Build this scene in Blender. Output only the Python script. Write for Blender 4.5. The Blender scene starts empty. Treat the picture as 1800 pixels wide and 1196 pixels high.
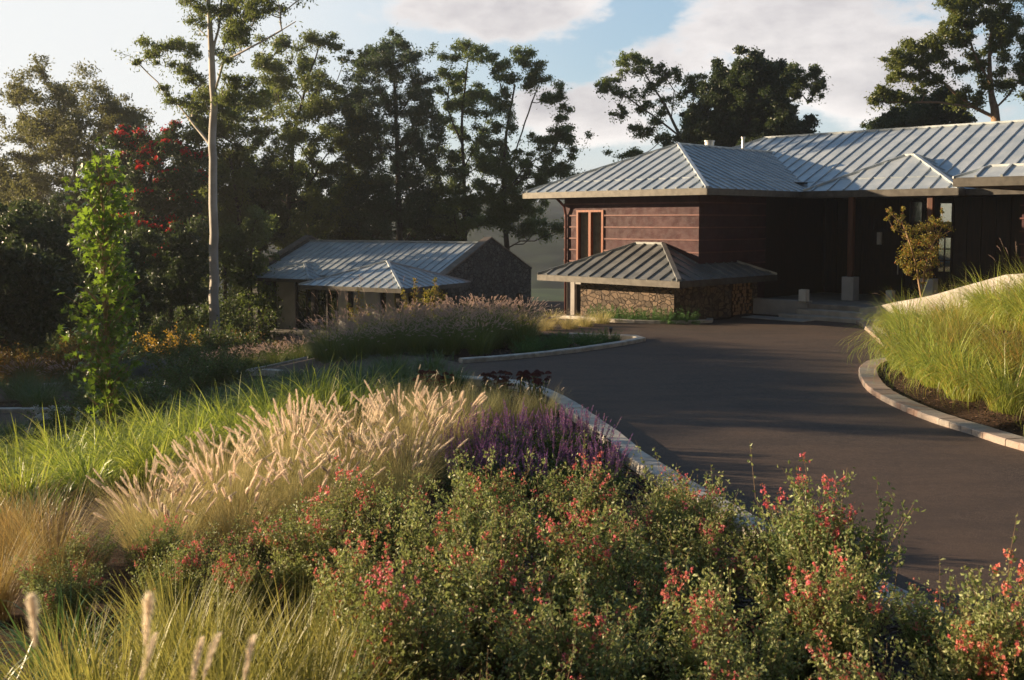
import bpy, math, random
import numpy as np
from mathutils import Vector
R = math.radians
random.seed(7); rng = np.random.default_rng(7)
SC = bpy.context.scene
COL = SC.collection

# ------------------------------------------------------------------ camera, sky, sun, exposure
PITCH = 3.4; FPX = 1800.0; CY = 389 + FPX*math.tan(R(PITCH)); CAMZ = 3.0
cd = bpy.data.cameras.new("camera"); cam = bpy.data.objects.new("camera", cd); COL.objects.link(cam)
cam.location = (0, 0, CAMZ); cam.rotation_euler = (R(90-PITCH), 0, 0)
cd.sensor_width = 36; cd.lens = 36.0; cd.shift_y = -(598-CY)/1800.0
cd.clip_start = 0.05; cd.clip_end = 6000
cd.dof.use_dof = True; cd.dof.focus_distance = 15; cd.dof.aperture_fstop = 4.0
SC.camera = cam
SUN_EL = 11.5; SUN_DIR = Vector((-0.978, 0.208, 0)).normalized()     # towards the sun, in plan
SUN_AZ = math.atan2(SUN_DIR.x, SUN_DIR.y)                            # clockwise from +Y
SC.view_settings.view_transform = 'Standard'; SC.view_settings.look = 'None'
SC.view_settings.exposure = 1.15; SC.view_settings.gamma = 1
SC.render.engine = 'CYCLES'; SC.cycles.use_denoising = True
SC.cycles.max_bounces = 8; SC.cycles.volume_bounces = 1; SC.cycles.transparent_max_bounces = 12
SC.cycles.diffuse_bounces = 3; SC.cycles.sample_clamp_indirect = 6

def NN(nt, t, loc=None, **kw):
    n = nt.nodes.new(t)
    for k, v in kw.items():
        if k.startswith('i_'): n.inputs[k[2:].replace('_', ' ')].default_value = v
        else: setattr(n, k, v)
    return n
def MATH(nt, op, a, b=None, c=None, clamp=False):
    n = nt.nodes.new('ShaderNodeMath'); n.operation = op; n.use_clamp = clamp
    for i, v in enumerate((a, b, c)):
        if v is None: continue
        if isinstance(v, (int, float)): n.inputs[i].default_value = v
        else: nt.links.new(v, n.inputs[i])
    return n.outputs[0]
def MAPR(nt, v, a, b, c=0.0, d=1.0, smooth=True):
    n = nt.nodes.new('ShaderNodeMapRange'); n.interpolation_type = 'SMOOTHSTEP' if smooth else 'LINEAR'
    nt.links.new(v, n.inputs[0])
    for i, q in enumerate((a, b, c, d)): n.inputs[i+1].default_value = q
    return n.outputs[0]
def MIXC(nt, f, a, b, bt='MIX'):
    n = nt.nodes.new('ShaderNodeMix'); n.data_type = 'RGBA'; n.blend_type = bt; n.clamp_result = False
    for s, v in ((n.inputs[0], f), (n.inputs[6], a), (n.inputs[7], b)):
        if isinstance(v, (int, float)): s.default_value = v
        elif isinstance(v, tuple): s.default_value = v if len(v) == 4 else v + (1,)
        else: nt.links.new(v, s)
    return n.outputs[2]

W = bpy.data.worlds.new("World"); SC.world = W; W.use_nodes = True
nt = W.node_tree; nt.nodes.clear()
wo = NN(nt, 'ShaderNodeOutputWorld'); bg = NN(nt, 'ShaderNodeBackground'); nt.links.new(bg.outputs[0], wo.inputs[0])
sky = NN(nt, 'ShaderNodeTexSky'); sky.sky_type = 'NISHITA'; sky.sun_disc = False
sky.sun_elevation = R(SUN_EL); sky.sun_rotation = SUN_AZ; sky.air_density = 1.0; sky.dust_density = 0.9; sky.ozone_density = 1.6
SKY_STRENGTH = 0.09; HAZE = 0.0005
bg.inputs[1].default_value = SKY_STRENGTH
tc = NN(nt, 'ShaderNodeTexCoord'); sx = NN(nt, 'ShaderNodeSeparateXYZ'); nt.links.new(tc.outputs['Generated'], sx.inputs[0])
az = MATH(nt, 'MULTIPLY', MATH(nt, 'ARCTAN2', sx.outputs[0], sx.outputs[1]), 57.2958)
el = MATH(nt, 'MULTIPLY', MATH(nt, 'ARCSINE', sx.outputs[2]), 57.2958)
cv = NN(nt, 'ShaderNodeCombineXYZ'); nt.links.new(MATH(nt, 'MULTIPLY', az, 0.06), cv.inputs[0]); nt.links.new(MATH(nt, 'MULTIPLY', el, 0.12), cv.inputs[1])
n1 = NN(nt, 'ShaderNodeTexNoise', i_Scale=1.9, i_Detail=10, i_Roughness=0.6); nt.links.new(cv.outputs[0], n1.inputs['Vector'])
n2 = NN(nt, 'ShaderNodeTexNoise', i_Scale=1.1, i_Detail=5, i_Roughness=0.5); n2.noise_dimensions = '4D'; n2.inputs['W'].default_value = 3.3
nt.links.new(cv.outputs[0], n2.inputs['Vector'])
mask = None
#            az    el   half-az half-el   (degrees)
for (a0, e0, ra, re) in ((-.6, 11.5, 6.6, 2.3), (17.5, 10.2, 8.5, 3.6), (21, 7.4, 7.0, 3.0), (9.0, 7.6, 5.5, 2.4), (5.0, 6.0, 5.5, 2.0), (-40, 24, 20, 5), (34, 22, 16, 4), (60, 14, 18, 5),
                         (-90, 30, 25, 6), (120, 25, 30, 8), (180, 20, 30, 8), (-140, 22, 25, 7), (2, 35, 25, 6)):
    dx = MATH(nt, 'DIVIDE', MATH(nt, 'SUBTRACT', az, a0), ra); dy = MATH(nt, 'DIVIDE', MATH(nt, 'SUBTRACT', el, e0), re)
    q = MATH(nt, 'ADD', MATH(nt, 'MULTIPLY', dx, dx), MATH(nt, 'MULTIPLY', dy, dy))
    m = MATH(nt, 'SUBTRACT', 1.0, q)
    m = MATH(nt, 'MAXIMUM', m, -1.5)
    mask = m if mask is None else MATH(nt, 'MAXIMUM', mask, m)
dens = MATH(nt, 'ADD', mask, MATH(nt, 'MULTIPLY', MATH(nt, 'SUBTRACT', n1.outputs[0], 0.5), 5.0))
cover = MATH(nt, 'MULTIPLY', MAPR(nt, dens, -0.1, 0.6), 0.95)
lit = MATH(nt, 'ADD', MATH(nt, 'MULTIPLY', MATH(nt, 'SUBTRACT', n2.outputs[0], 0.5), 2.8), MATH(nt, 'MULTIPLY', MATH(nt, 'SUBTRACT', 1.7, dens), 0.5), clamp=True)
ccol = MIXC(nt, lit, (2.9, 2.75, 2.85), (5.8, 5.45, 5.25))
# a thin veil of bright vapour towards the sun and the horizon
veil = MATH(nt, 'MULTIPLY', MAPR(nt, az, 9, -20), 0.95)
veil = MATH(nt, 'MAXIMUM', veil, MATH(nt, 'MULTIPLY', MAPR(nt, el, 10, 0), 0.7))
base = MIXC(nt, 0.5, sky.outputs[0], (2.4, 3.3, 4.2))
base = MIXC(nt, veil, base, (4.5, 4.6, 4.65))
final = MIXC(nt, cover, base, ccol)
# dome darkened overhead and behind the camera to cut fill light; blue added overhead
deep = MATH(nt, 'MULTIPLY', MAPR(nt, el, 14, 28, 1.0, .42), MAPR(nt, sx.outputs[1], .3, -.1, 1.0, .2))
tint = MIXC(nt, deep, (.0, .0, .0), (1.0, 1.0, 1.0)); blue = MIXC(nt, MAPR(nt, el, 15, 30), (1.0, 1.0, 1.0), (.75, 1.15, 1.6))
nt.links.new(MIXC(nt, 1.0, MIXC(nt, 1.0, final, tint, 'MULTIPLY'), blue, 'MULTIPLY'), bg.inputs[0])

sl = bpy.data.lights.new("sun", 'SUN'); sl.energy = 5.0; sl.angle = R(0.6); sl.color = (1.0, 0.76, 0.48)
so = bpy.data.objects.new("sun", sl); COL.objects.link(so); so.location = (-30, 10, 30)
sdir = Vector((SUN_DIR.x*math.cos(R(SUN_EL)), SUN_DIR.y*math.cos(R(SUN_EL)), math.sin(R(SUN_EL))))
so.rotation_euler = sdir.to_track_quat('Z', 'Y').to_euler()

# ------------------------------------------------------------------ picture geometry used to measure positions
_cp, _sp = math.cos(R(PITCH)), math.sin(R(PITCH))
def ray(px, py):
    a = (px-900)/FPX; b = -(py-CY)/FPX
    return Vector((a, _cp + b*_sp, -_sp + b*_cp))
def atY(px, py, Y):
    d = ray(px, py); t = Y/d.y
    return Vector((d.x*t, Y, CAMZ + d.z*t))
def onground(px, py):
    d = ray(px, py); t = 1.0
    while t < 400:
        p = Vector((d.x*t, d.y*t, CAMZ + d.z*t))
        if p.z <= H(p.x, p.y): return p
        t += 0.05
    return p

# ------------------------------------------------------------------ object helpers
def tag(o, label=None, cat=None, group=None, kind=None):
    if label: o['label'] = label
    if cat: o['category'] = cat
    if group: o['group'] = group
    if kind: o['kind'] = kind
    return o
def link(name, me, mat, parent=None, mats=None):
    o = bpy.data.objects.new(name, me); COL.objects.link(o)
    if mats:
        for m in mats: me.materials.append(m)
    elif mat is not None and not me.materials: me.materials.append(mat)
    if parent is not None: o.parent = parent
    return o
def empty(name, loc, rz=0, label=None, cat=None, group=None):
    o = bpy.data.objects.new(name, None); COL.objects.link(o); o.location = loc; o.rotation_euler = (0, 0, rz)
    o.empty_display_size = 0.3
    return tag(o, label, cat, group)
def copy_tree(o, parent=None):
    c = o.copy(); COL.objects.link(c); c.parent = parent
    for ch in o.children: copy_tree(ch, c)
    return c
def npmesh(name, V, F, smooth=False, mi=None):
    """V (n,3) array, F (m,k) array of equal-sided faces, or a list of such arrays"""
    Fs = F if isinstance(F, list) else [F]
    me = bpy.data.meshes.new(name)
    me.vertices.add(len(V)); me.vertices.foreach_set('co', np.asarray(V, dtype=np.float32).ravel())
    tot = sum(f.size for f in Fs); npoly = sum(len(f) for f in Fs)
    me.loops.add(tot); me.polygons.add(npoly)
    me.loops.foreach_set('vertex_index', np.concatenate([f.ravel() for f in Fs]).astype(np.int32))
    cnt = np.concatenate([np.full(len(f), f.shape[1]) for f in Fs])
    st = np.concatenate([[0], np.cumsum(cnt)[:-1]])
    me.polygons.foreach_set('loop_start', st.astype(np.int32))
    if mi is not None: me.polygons.foreach_set('material_index', np.asarray(mi, dtype=np.int32))
    me.polygons.foreach_set('use_smooth', np.full(npoly, smooth))
    me.update(calc_edges=True); me.validate()
    return me
class MB:
    def __init__(s): s.v = []; s.f = []; s.m = []
    def poly(s, pts, faces, m=0):
        n = len(s.v); s.v += [tuple(p) for p in pts]; s.f += [tuple(i+n for i in f) for f in faces]; s.m += [m]*len(faces)
    def box(s, o, a, b, c, m=0):
        """corner o and three edge vectors"""
        o, a, b, c = map(Vector, (o, a, b, c))
        P = [o, o+a, o+a+b, o+b, o+c, o+a+c, o+a+b+c, o+b+c]
        F = [(0,3,2,1),(4,5,6,7),(0,1,5,4),(1,2,6,5),(2,3,7,6),(3,0,4,7)]
        if a.cross(b).dot(c) < 0: F = [tuple(reversed(f)) for f in F]
        s.poly(P, F, m)
    def cbox(s, c, sx, sy, sz, rz=0, m=0):
        ca, sa = math.cos(rz), math.sin(rz); a = Vector((ca, sa, 0))*sx; b = Vector((-sa, ca, 0))*sy
        s.box(Vector(c)-a/2-b/2, a, b, Vector((0, 0, sz)), m)
    def tube(s, pts, rad, n=8, cap=True, m=0):
        pts = [Vector(p) for p in pts]; rad = rad if hasattr(rad, '__len__') else [rad]*len(pts)
        rings = []
        for i, p in enumerate(pts):
            d = (pts[min(i+1, len(pts)-1)] - pts[max(i-1, 0)]).normalized()
            x = d.cross(Vector((0.13, 0.97, 0.21))).normalized(); y = d.cross(x)
            rings.append([p + (x*math.cos(t*math.tau/n) + y*math.sin(t*math.tau/n))*rad[i] for t in range(n)])
        F = [(i*n+j, i*n+(j+1)%n, (i+1)*n+(j+1)%n, (i+1)*n+j) for i in range(len(pts)-1) for j in range(n)]
        if cap: F += [tuple(reversed(range(n))), tuple((len(pts)-1)*n+j for j in range(n))]
        s.poly([q for r_ in rings for q in r_], F, m)
    def build(s, name, mat, parent=None, smooth=False, bevel=0, mats=None):
        me = bpy.data.meshes.new(name); me.from_pydata(s.v, [], s.f)
        if smooth:
            for p in me.polygons: p.use_smooth = True
        me.polygons.foreach_set('material_index', s.m); me.update()
        o = link(name, me, mat, parent, mats)
        if bevel:
            b = o.modifiers.new('bevel', 'BEVEL'); b.width = bevel; b.segments = 2; b.limit_method = 'ANGLE'
        return o

# ------------------------------------------------------------------ materials
M = {}
def newmat(name):
    m = bpy.data.materials.new(name); m.use_nodes = True; M[name] = m
    return m, m.node_tree, m.node_tree.nodes['Principled BSDF']
def coords(nt, kind='Object', scale=(1, 1, 1)):
    t = NN(nt, 'ShaderNodeTexCoord'); mp = NN(nt, 'ShaderNodeMapping'); mp.inputs['Scale'].default_value = scale
    nt.links.new(t.outputs[kind], mp.inputs[0]); return mp.outputs[0]
def noise(nt, vec, sc, det=4, ro=0.55):
    n = NN(nt, 'ShaderNodeTexNoise', i_Scale=sc, i_Detail=det, i_Roughness=ro); nt.links.new(vec, n.inputs['Vector']); return n.outputs[0]
def bump(nt, b, h, st, dist=0.02):
    n = NN(nt, 'ShaderNodeBump'); n.inputs['Strength'].default_value = st; n.inputs['Distance'].default_value = dist
    nt.links.new(h, n.inputs['Height']); nt.links.new(n.outputs[0], b.inputs['Normal'])
def leafmat(name, c1, c2, tr=(0.2, 0.3, 0.04), tw=0.35, rough=0.45, spec=0.5, c3=None):
    m, nt, b = newmat(name)
    g = NN(nt, 'ShaderNodeNewGeometry'); oi = NN(nt, 'ShaderNodeObjectInfo')
    rp = g.outputs['Random Per Island']
    col = MIXC(nt, rp, c1, c2)
    if c3: col = MIXC(nt, MAPR(nt, MATH(nt, 'FRACT', MATH(nt, 'MULTIPLY', rp, 7.31)), 0.78, 0.9), col, c3)
    hs = NN(nt, 'ShaderNodeHueSaturation'); nt.links.new(col, hs.inputs['Color'])
    nt.links.new(MAPR(nt, oi.outputs['Random'], 0, 1, 0.78, 1.2, False), hs.inputs['Value'])
    nt.links.new(MAPR(nt, MATH(nt, 'FRACT', MATH(nt, 'MULTIPLY', oi.outputs['Random'], 5.7)), 0, 1, 0.485, 0.515, False), hs.inputs['Hue'])
    nt.links.new(hs.outputs[0], b.inputs['Base Color']); b.inputs['Roughness'].default_value = rough
    b.inputs['Specular IOR Level'].default_value = spec
    t = NN(nt, 'ShaderNodeBsdfTranslucent')
    nt.links.new(MIXC(nt, 0.5, hs.outputs[0], tr), t.inputs[0])
    mx = NN(nt, 'ShaderNodeMixShader'); mx.inputs[0].default_value = tw
    nt.links.new(b.outputs[0], mx.inputs[1]); nt.links.new(t.outputs[0], mx.inputs[2])
    nt.links.new(mx.outputs[0], nt.nodes['Material Output'].inputs[0])
    return m
def simplemat(name, c, rough=0.6, metal=0, c2=None, sc=3, bmp=0, bsc=40, spec=0.5):
    m, nt, b = newmat(name); b.inputs['Roughness'].default_value = rough; b.inputs['Metallic'].default_value = metal
    b.inputs['Specular IOR Level'].default_value = spec
    v = coords(nt)
    if c2: nt.links.new(MIXC(nt, MAPR(nt, noise(nt, v, sc, 6), 0.35, 0.65), c, c2), b.inputs['Base Color'])
    else: b.inputs['Base Color'].default_value = c + (1,)
    if bmp: bump(nt, b, noise(nt, v, bsc, 4), bmp, 0.01)
    return m

# ------------------------------------------------------------------ terrain
def S(t): t = min(1.0, max(0.0, t)); return t*t*(3-2*t)
def lerp_tab(t, tab):
    if t <= tab[0][0]: return tab[0][1]
    for (a, va), (b, vb) in zip(tab, tab[1:]):
        if t <= b: return va + (vb-va)*(t-a)/(b-a)
    return tab[-1][1]
# drive edge of the left bed (x at y), from the foot of the picture to its far tip
KL = [(0, 6.6), (5, 4.1), (7, 3.4), (9.3, 2.55), (12.4, 1.7), (13.6, 1.52), (14.7, 1.3), (15.7, 1.12), (17.0, .8), (18.0, .4), (18.5, 0), (18.9, -.7), (19.0, -1.5)]
KRT = [(7, 9.2), (10, 7.7), (13.0, 6.65), (14.1, 6.4), (15.5, 6.15), (17.6, 6.2), (19.8, 6.75), (21.2, 7.45), (22.0, 8.3), (25, 9.0), (29, 9.9), (31, 10.15)]
WALLT = [(19, 2.0), (21, 1.93), (22, 1.85), (24, 1.5), (26.3, 1.08), (28.5, .74), (29.8, .5), (31.2, .30)]
WALLX = [(19, 10.3), (21, 10.52), (22, 10.6), (24, 10.68), (26.3, 10.74), (28.5, 10.66), (29.8, 10.5), (31.2, 10.12)]
def kxl(y): return lerp_tab(y, KL)
def kxr(y): return lerp_tab(y, KRT)
def H(x, y):
    z = -1.45*S((-1.2-x)/9.5)*S((y-6)/9)
    z -= 2.0*S((y-24-1.6*max(0, x+2))/22) if x < 40 else 0
    if y < 19: z += 1.15*S((6.3-y)/6.3)*S((kxl(y)-x)/3.0)
    if 4 < y < 31.2 and x > kxr(y):
        cap = lerp_tab(y, [(7, .7), (12, 1.0), (18, 1.25), (21, 1.25), (24, .95), (26.3, .6), (28.5, .35), (30, .15), (31.2, 0.02)])
        q = cap*S((x-kxr(y))/3.3)
        if y > 18.5 and x > lerp_tab(y, WALLX)+.15: q = .36
        z += q
    if y > 31.2 and x > 10: z += 0
    if y > 60: z -= 12.5*S((y-60)/85)
    if x < -45: z -= 6*S((-x-45)/70)
    return z
def sheet(name, poly, off, mat, step=0.5, kind='structure', thick=None):
    """flat outline (x,y) cut on a grid and laid on the terrain"""
    import bmesh
    bm = bmesh.new(); vs = [bm.verts.new((x, y, 0)) for x, y in poly]; bm.faces.new(vs)
    bmesh.ops.triangulate(bm, faces=bm.faces[:])
    xs = [p[0] for p in poly]; ys = [p[1] for p in poly]
    for ax, lo, hi in ((0, min(xs), max(xs)), (1, min(ys), max(ys))):
        t = math.ceil(lo/step)*step
        while t < hi:
            co = [0, 0, 0]; no = [0, 0, 0]; co[ax] = t; no[ax] = 1
            bmesh.ops.bisect_plane(bm, geom=bm.verts[:]+bm.edges[:]+bm.faces[:], plane_co=co, plane_no=no)
            t += step
    for v in bm.verts: v.co.z = H(v.co.x, v.co.y) + off
    bmesh.ops.recalc_face_normals(bm, faces=bm.faces[:])
    if bm.faces and sum(f.normal.z for f in bm.faces) < 0: bmesh.ops.reverse_faces(bm, faces=bm.faces[:])
    me = bpy.data.meshes.new(name); bm.to_mesh(me); bm.free()
    o = link(name, me, mat); tag(o, kind=kind); return o
def smooth_line(pts, n=6):
    out = []
    for i in range(len(pts)-1):
        p0 = Vector(pts[max(i-1, 0)]); p1 = Vector(pts[i]); p2 = Vector(pts[i+1]); p3 = Vector(pts[min(i+2, len(pts)-1)])
        for k in range(n):
            t = k/n
            out.append(.5*((2*p1)+(p2-p0)*t+(2*p0-5*p1+4*p2-p3)*t*t+(3*p1-p0-3*p2+p3)*t**3))
    out.append(Vector(pts[-1])); return out
def kerb(name, pts, w, hgt, mat, side=1, n=6, kind='structure', block=0.6):
    """raised edging that follows the ground; pts (x,y) run along its road edge, the stone lies on `side`"""
    L = smooth_line([(p[0], p[1]) for p in pts], n); V = []; F = []
    # walk the line and lay short stones with narrow joints
    Q = [L[0]]; acc = []; tot = 0
    for a_, b_ in zip(L, L[1:]): acc.append((tot, a_, b_)); tot += (b_-a_).length
    def at_(t):
        for s0, a_, b_ in acc:
            l = (b_-a_).length
            if t <= s0+l+1e-6: return a_+(b_-a_)*((t-s0)/max(l, 1e-6)), (b_-a_).normalized()
        return acc[-1][2], (acc[-1][2]-acc[-1][1]).normalized()
    nb = max(1, round(tot/block)); bl = tot/nb; rk = random.Random(len(pts)*7+int(w*100))
    for i in range(nb):
        dz = rk.uniform(-.004, .004); sh = rk.uniform(-.004, .004); base = len(V)
        for t in (i*bl+.004, (i+1)*bl-.004):
            p, d = at_(t); nrm = Vector((-d.y, d.x))*side; p = p+nrm*sh; q = p+nrm*w; z0 = H(p.x, p.y)+dz
            V += [(p.x, p.y, z0-.12), (p.x, p.y, z0+hgt-.014), (p.x+nrm.x*.014, p.y+nrm.y*.014, z0+hgt), (q.x-nrm.x*.014, q.y-nrm.y*.014, z0+hgt), (q.x, q.y, z0+hgt-.014), (q.x, q.y, z0-.15)]
        for j in range(5):
            a = base+j; f = (a, a+1, a+7, a+6); F.append(f if side > 0 else tuple(reversed(f)))
        F.append(tuple(range(base, base+6)) if side < 0 else tuple(reversed(range(base, base+6))))
        F.append(tuple(range(base+6, base+12)) if side > 0 else tuple(reversed(range(base+6, base+12))))
    me = bpy.data.meshes.new(name); me.from_pydata(V, [], F); me.update()
    o = link(name, me, mat); tag(o, kind=kind); return o

# --- ground materials
m, nt, b = newmat('soil'); v = coords(nt)
c = MIXC(nt, MAPR(nt, noise(nt, v, 22, 6, .7), .35, .65), (.022, .014, .010), (.085, .05, .034))
g = NN(nt, 'ShaderNodeNewGeometry'); gs = NN(nt, 'ShaderNodeSeparateXYZ'); nt.links.new(g.outputs['Position'], gs.inputs[0])
far = MAPR(nt, gs.outputs[1], 62, 80)
left = MAPR(nt, gs.outputs[0], -40, -60)
gr = MIXC(nt, MAPR(nt, noise(nt, v, .05, 5), .4, .6), (.022, .045, .012), (.045, .08, .018))
c = MIXC(nt, MATH(nt, 'MAXIMUM', far, left), c, gr)
nt.links.new(c, b.inputs['Base Color']); b.inputs['Roughness'].default_value = .95; b.inputs['Specular IOR Level'].default_value = .2
bump(nt, b, noise(nt, v, 30, 5, .7), .9, .04)
m, nt, b = newmat('asphalt'); v = coords(nt)
fine = noise(nt, v, 75, 5, .85); big = noise(nt, v, .35, 5, .6)
sw = NN(nt, 'ShaderNodeTexWave', i_Scale=.22, i_Distortion=9.0, i_Detail=4.0); sw.inputs['Detail Scale'].default_value = .7; nt.links.new(coords(nt, 'Object', (.25, 1.3, 1)), sw.inputs['Vector'])
streak = noise(nt, coords(nt, 'Object', (.5, 1.5, 1)), 1.3, 6, .65)
c = MIXC(nt, MAPR(nt, fine, .36, .7), (.015, .013, .012), (.26, .18, .14))
c = MIXC(nt, MATH(nt, 'MULTIPLY', MAPR(nt, noise(nt, v, 16, 5, .75), .42, .62), .45), c, (.022, .018, .016))
c = MIXC(nt, MATH(nt, 'MULTIPLY', MAPR(nt, big, .35, .68), .6), c, (.13, .085, .062))
c = MIXC(nt, MATH(nt, 'MULTIPLY', MAPR(nt, streak, .42, .66), .3), c, (.035, .03, .03))
nt.links.new(c, b.inputs['Base Color']); b.inputs['Roughness'].default_value = .85; b.inputs['Specular IOR Level'].default_value = .3
bump(nt, b, fine, .55, .006)
simplemat('kerb_stone', (.40, .36, .32), .85, 0, (.58, .55, .50), 6, .4, 90)
m, nt, b = newmat('kerb_brick'); v = coords(nt)
vo = NN(nt, 'ShaderNodeTexVoronoi', i_Scale=2.2); nt.links.new(v, vo.inputs['Vector'])
sp = NN(nt, 'ShaderNodeSeparateXYZ'); nt.links.new(vo.outputs['Color'], sp.inputs[0])
c = MIXC(nt, MATH(nt, 'MULTIPLY', sp.outputs[0], .8), (.40, .37, .34), (.40, .24, .18)); c = MIXC(nt, MAPR(nt, noise(nt, v, 40, 4), .3, .7, 0, .4), c, (.25, .2, .17))
nt.links.new(c, b.inputs['Base Color']); b.inputs['Roughness'].default_value = .85; bump(nt, b, noise(nt, v, 60, 4), .5, .01)

# --- ground sheet
def axis(lo, hi, fine_lo, fine_hi, st):
    a = list(np.arange(fine_lo, fine_hi+1e-6, st)); d = st; t = fine_hi
    while t < hi: d *= 1.16; t += d; a.append(min(t, hi))
    d = st; t = fine_lo; l = []
    while t > lo: d *= 1.16; t -= d; l.append(max(t, lo))
    return np.array(sorted(set(l)) + a)
gx = axis(-1500, 1500, -20, 22, .5); gy = axis(-300, 1500, -4, 62, .5)
Z = np.array([[H(x, y) for x in gx] for y in gy])
XX, YY = np.meshgrid(gx, gy); Vg = np.stack([XX, YY, Z], -1).reshape(-1, 3)
nx = len(gx); ii, jj = np.meshgrid(np.arange(len(gy)-1), np.arange(nx-1), indexing='ij'); a = (ii*nx+jj).ravel()
ground = link('ground', npmesh('ground', Vg, np.stack([a, a+1, a+nx+1, a+nx], 1), True), M['soil']); tag(ground, kind='structure')

# --- drive and lanes
left_edge = [(x, y) for y, x in KL]
drive_poly = [(6.6, -3)] + left_edge + [(-3.5, 20.6), (-5.2, 23.5), (-6.6, 26), (-8.0, 26.9), (-9.4, 26.2), (-11, 25.3), (-16, 24.2), (-26, 23.6),
   (-26, 27.0), (-16, 27.4), (-12.3, 28.6), (-10.2, 28.7), (-9.2, 29.4), (-7.8, 30.2), (-6.1, 30.0), (-4.6, 27.8), (-3.1, 24.0), (-1.03, 21.3),
   (0, 21.9), (1.07, 22.7), (2.29, 23.9), (3.0, 24.8), (3.35, 25.3), (3.2, 25.9), (2.2, 26.2), (0.8, 26.7), (-.8, 28.6), (-2.2, 32), (-3.5, 36.5), (-7.5, 37.5), (-7.5, 41), (-2.6, 41), (-.2, 37), (1.2, 32.2), (2.6, 30.2), (5.2, 30.0), (6.6, 31.0),
   (7.4, 33.2), (10.1, 31.0)] + [(x, y) for y, x in reversed(KRT)] + [(13, 3), (16, -3)]
sheet('driveway', drive_poly, .028, M['asphalt'])
sheet('footpath', [(-20, 20.2), (-10.6, 20.8), (-9.6, 21.4), (-9.6, 23.2), (-11.3, 23.45), (-20, 22.9)], .03, M['asphalt'])
kerb('kerb', [(x, y) for y, x in KL if y <= 18.9] + [(-1.5, 19.1)], .29, .13, M['kerb_stone'], 1)
kerb('kerb', [(x, y) for y, x in KRT], .34, .12, M['kerb_brick'], -1, block=.24)
kerb('kerb', [(-1.03, 21.3), (0, 21.9), (1.07, 22.7), (2.29, 23.9), (3.0, 24.8), (3.33, 25.3), (3.15, 25.85), (2.3, 26.15), (1.5, 26.4)], .2, .12, M['kerb_stone'], 1)
kerb('kerb', [(-13.5, 28.0), (-12.3, 28.6), (-10.2, 28.7), (-9.2, 29.4), (-7.8, 30.2), (-6.1, 30.0)], .2, .12, M['kerb_stone'], 1)
kerb('kerb', [(-9.4, 26.2), (-8.0, 26.9), (-6.6, 26.0), (-5.2, 23.5)], .2, .12, M['kerb_stone'], -1)
kerb('kerb', [(-20, 22.9), (-11.3, 23.45), (-9.6, 23.2)], .2, .12, M['kerb_stone'], 1)
kerb('kerb', [(1.2, 32.2), (2.6, 30.2), (4.4, 29.55), (5.75, 29.75), (6.0, 30.4)], .2, .12, M['kerb_stone'], 1)
sheet('lane', [(-24, 36), (-8.8, 36.2), (-8.8, 38.6), (-24, 38.4)], .03, M['asphalt'], 1.0)

# --- bark mulch chips on the beds nearest the drive (nobody could count them)
def chips(name, pts, size, mat):
    n = len(pts); P = np.array([(x, y, H(x, y)+.012) for x, y in pts])
    a = rng.uniform(0, 2*np.pi, n); L = rng.uniform(.5, 1.3, n)*size; Wd = L*rng.uniform(.3, .6, n)
    u = np.stack([np.cos(a), np.sin(a), rng.normal(0, .3, n)], 1)*L[:, None]; w = np.stack([-np.sin(a), np.cos(a), rng.normal(0, .3, n)], 1)*Wd[:, None]
    V = np.concatenate([P-u-w, P+u-w*.7, P+u*.8+w, P-u*.9+w*.8], 0); V = V.reshape(4, n, 3).transpose(1, 0, 2).reshape(-1, 3)
    o = link(name, npmesh(name, V, np.arange(4*n).reshape(n, 4)), mat); tag(o, 'dark brown bark mulch chips strewn over the garden beds', 'mulch', kind='stuff')
m, nt, b = newmat('mulch'); g = NN(nt, 'ShaderNodeNewGeometry')
nt.links.new(MIXC(nt, MATH(nt, 'POWER', g.outputs['Random Per Island'], 2.2), (.03, .018, .013), (.26, .15, .10)), b.inputs['Base Color']); b.inputs['Roughness'].default_value = .75
pts = []
while len(pts) < 15000:
    y = random.uniform(8, 27); d = random.uniform(.34, 2.6); pts.append((kxr(y)+d, y))
while len(pts) < 32000:
    y = random.uniform(4.5, 18.5); pts.append((kxl(y)-.35-abs(random.gauss(0, 2.6)), y))
while len(pts) < 35000:
    pts.append((random.uniform(-1.0, 3.1), random.uniform(22.0, 26))) if True else 0
pts = [p for p in pts if not (p[1] > 19.5 and p[0] < 5 and (p[0] > 2.95 or p[1] < 22.0+max(0, p[0])*.95+.15 or p[1] > 25.9))]
chips('mulch', pts, .028, M['mulch'])

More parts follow.
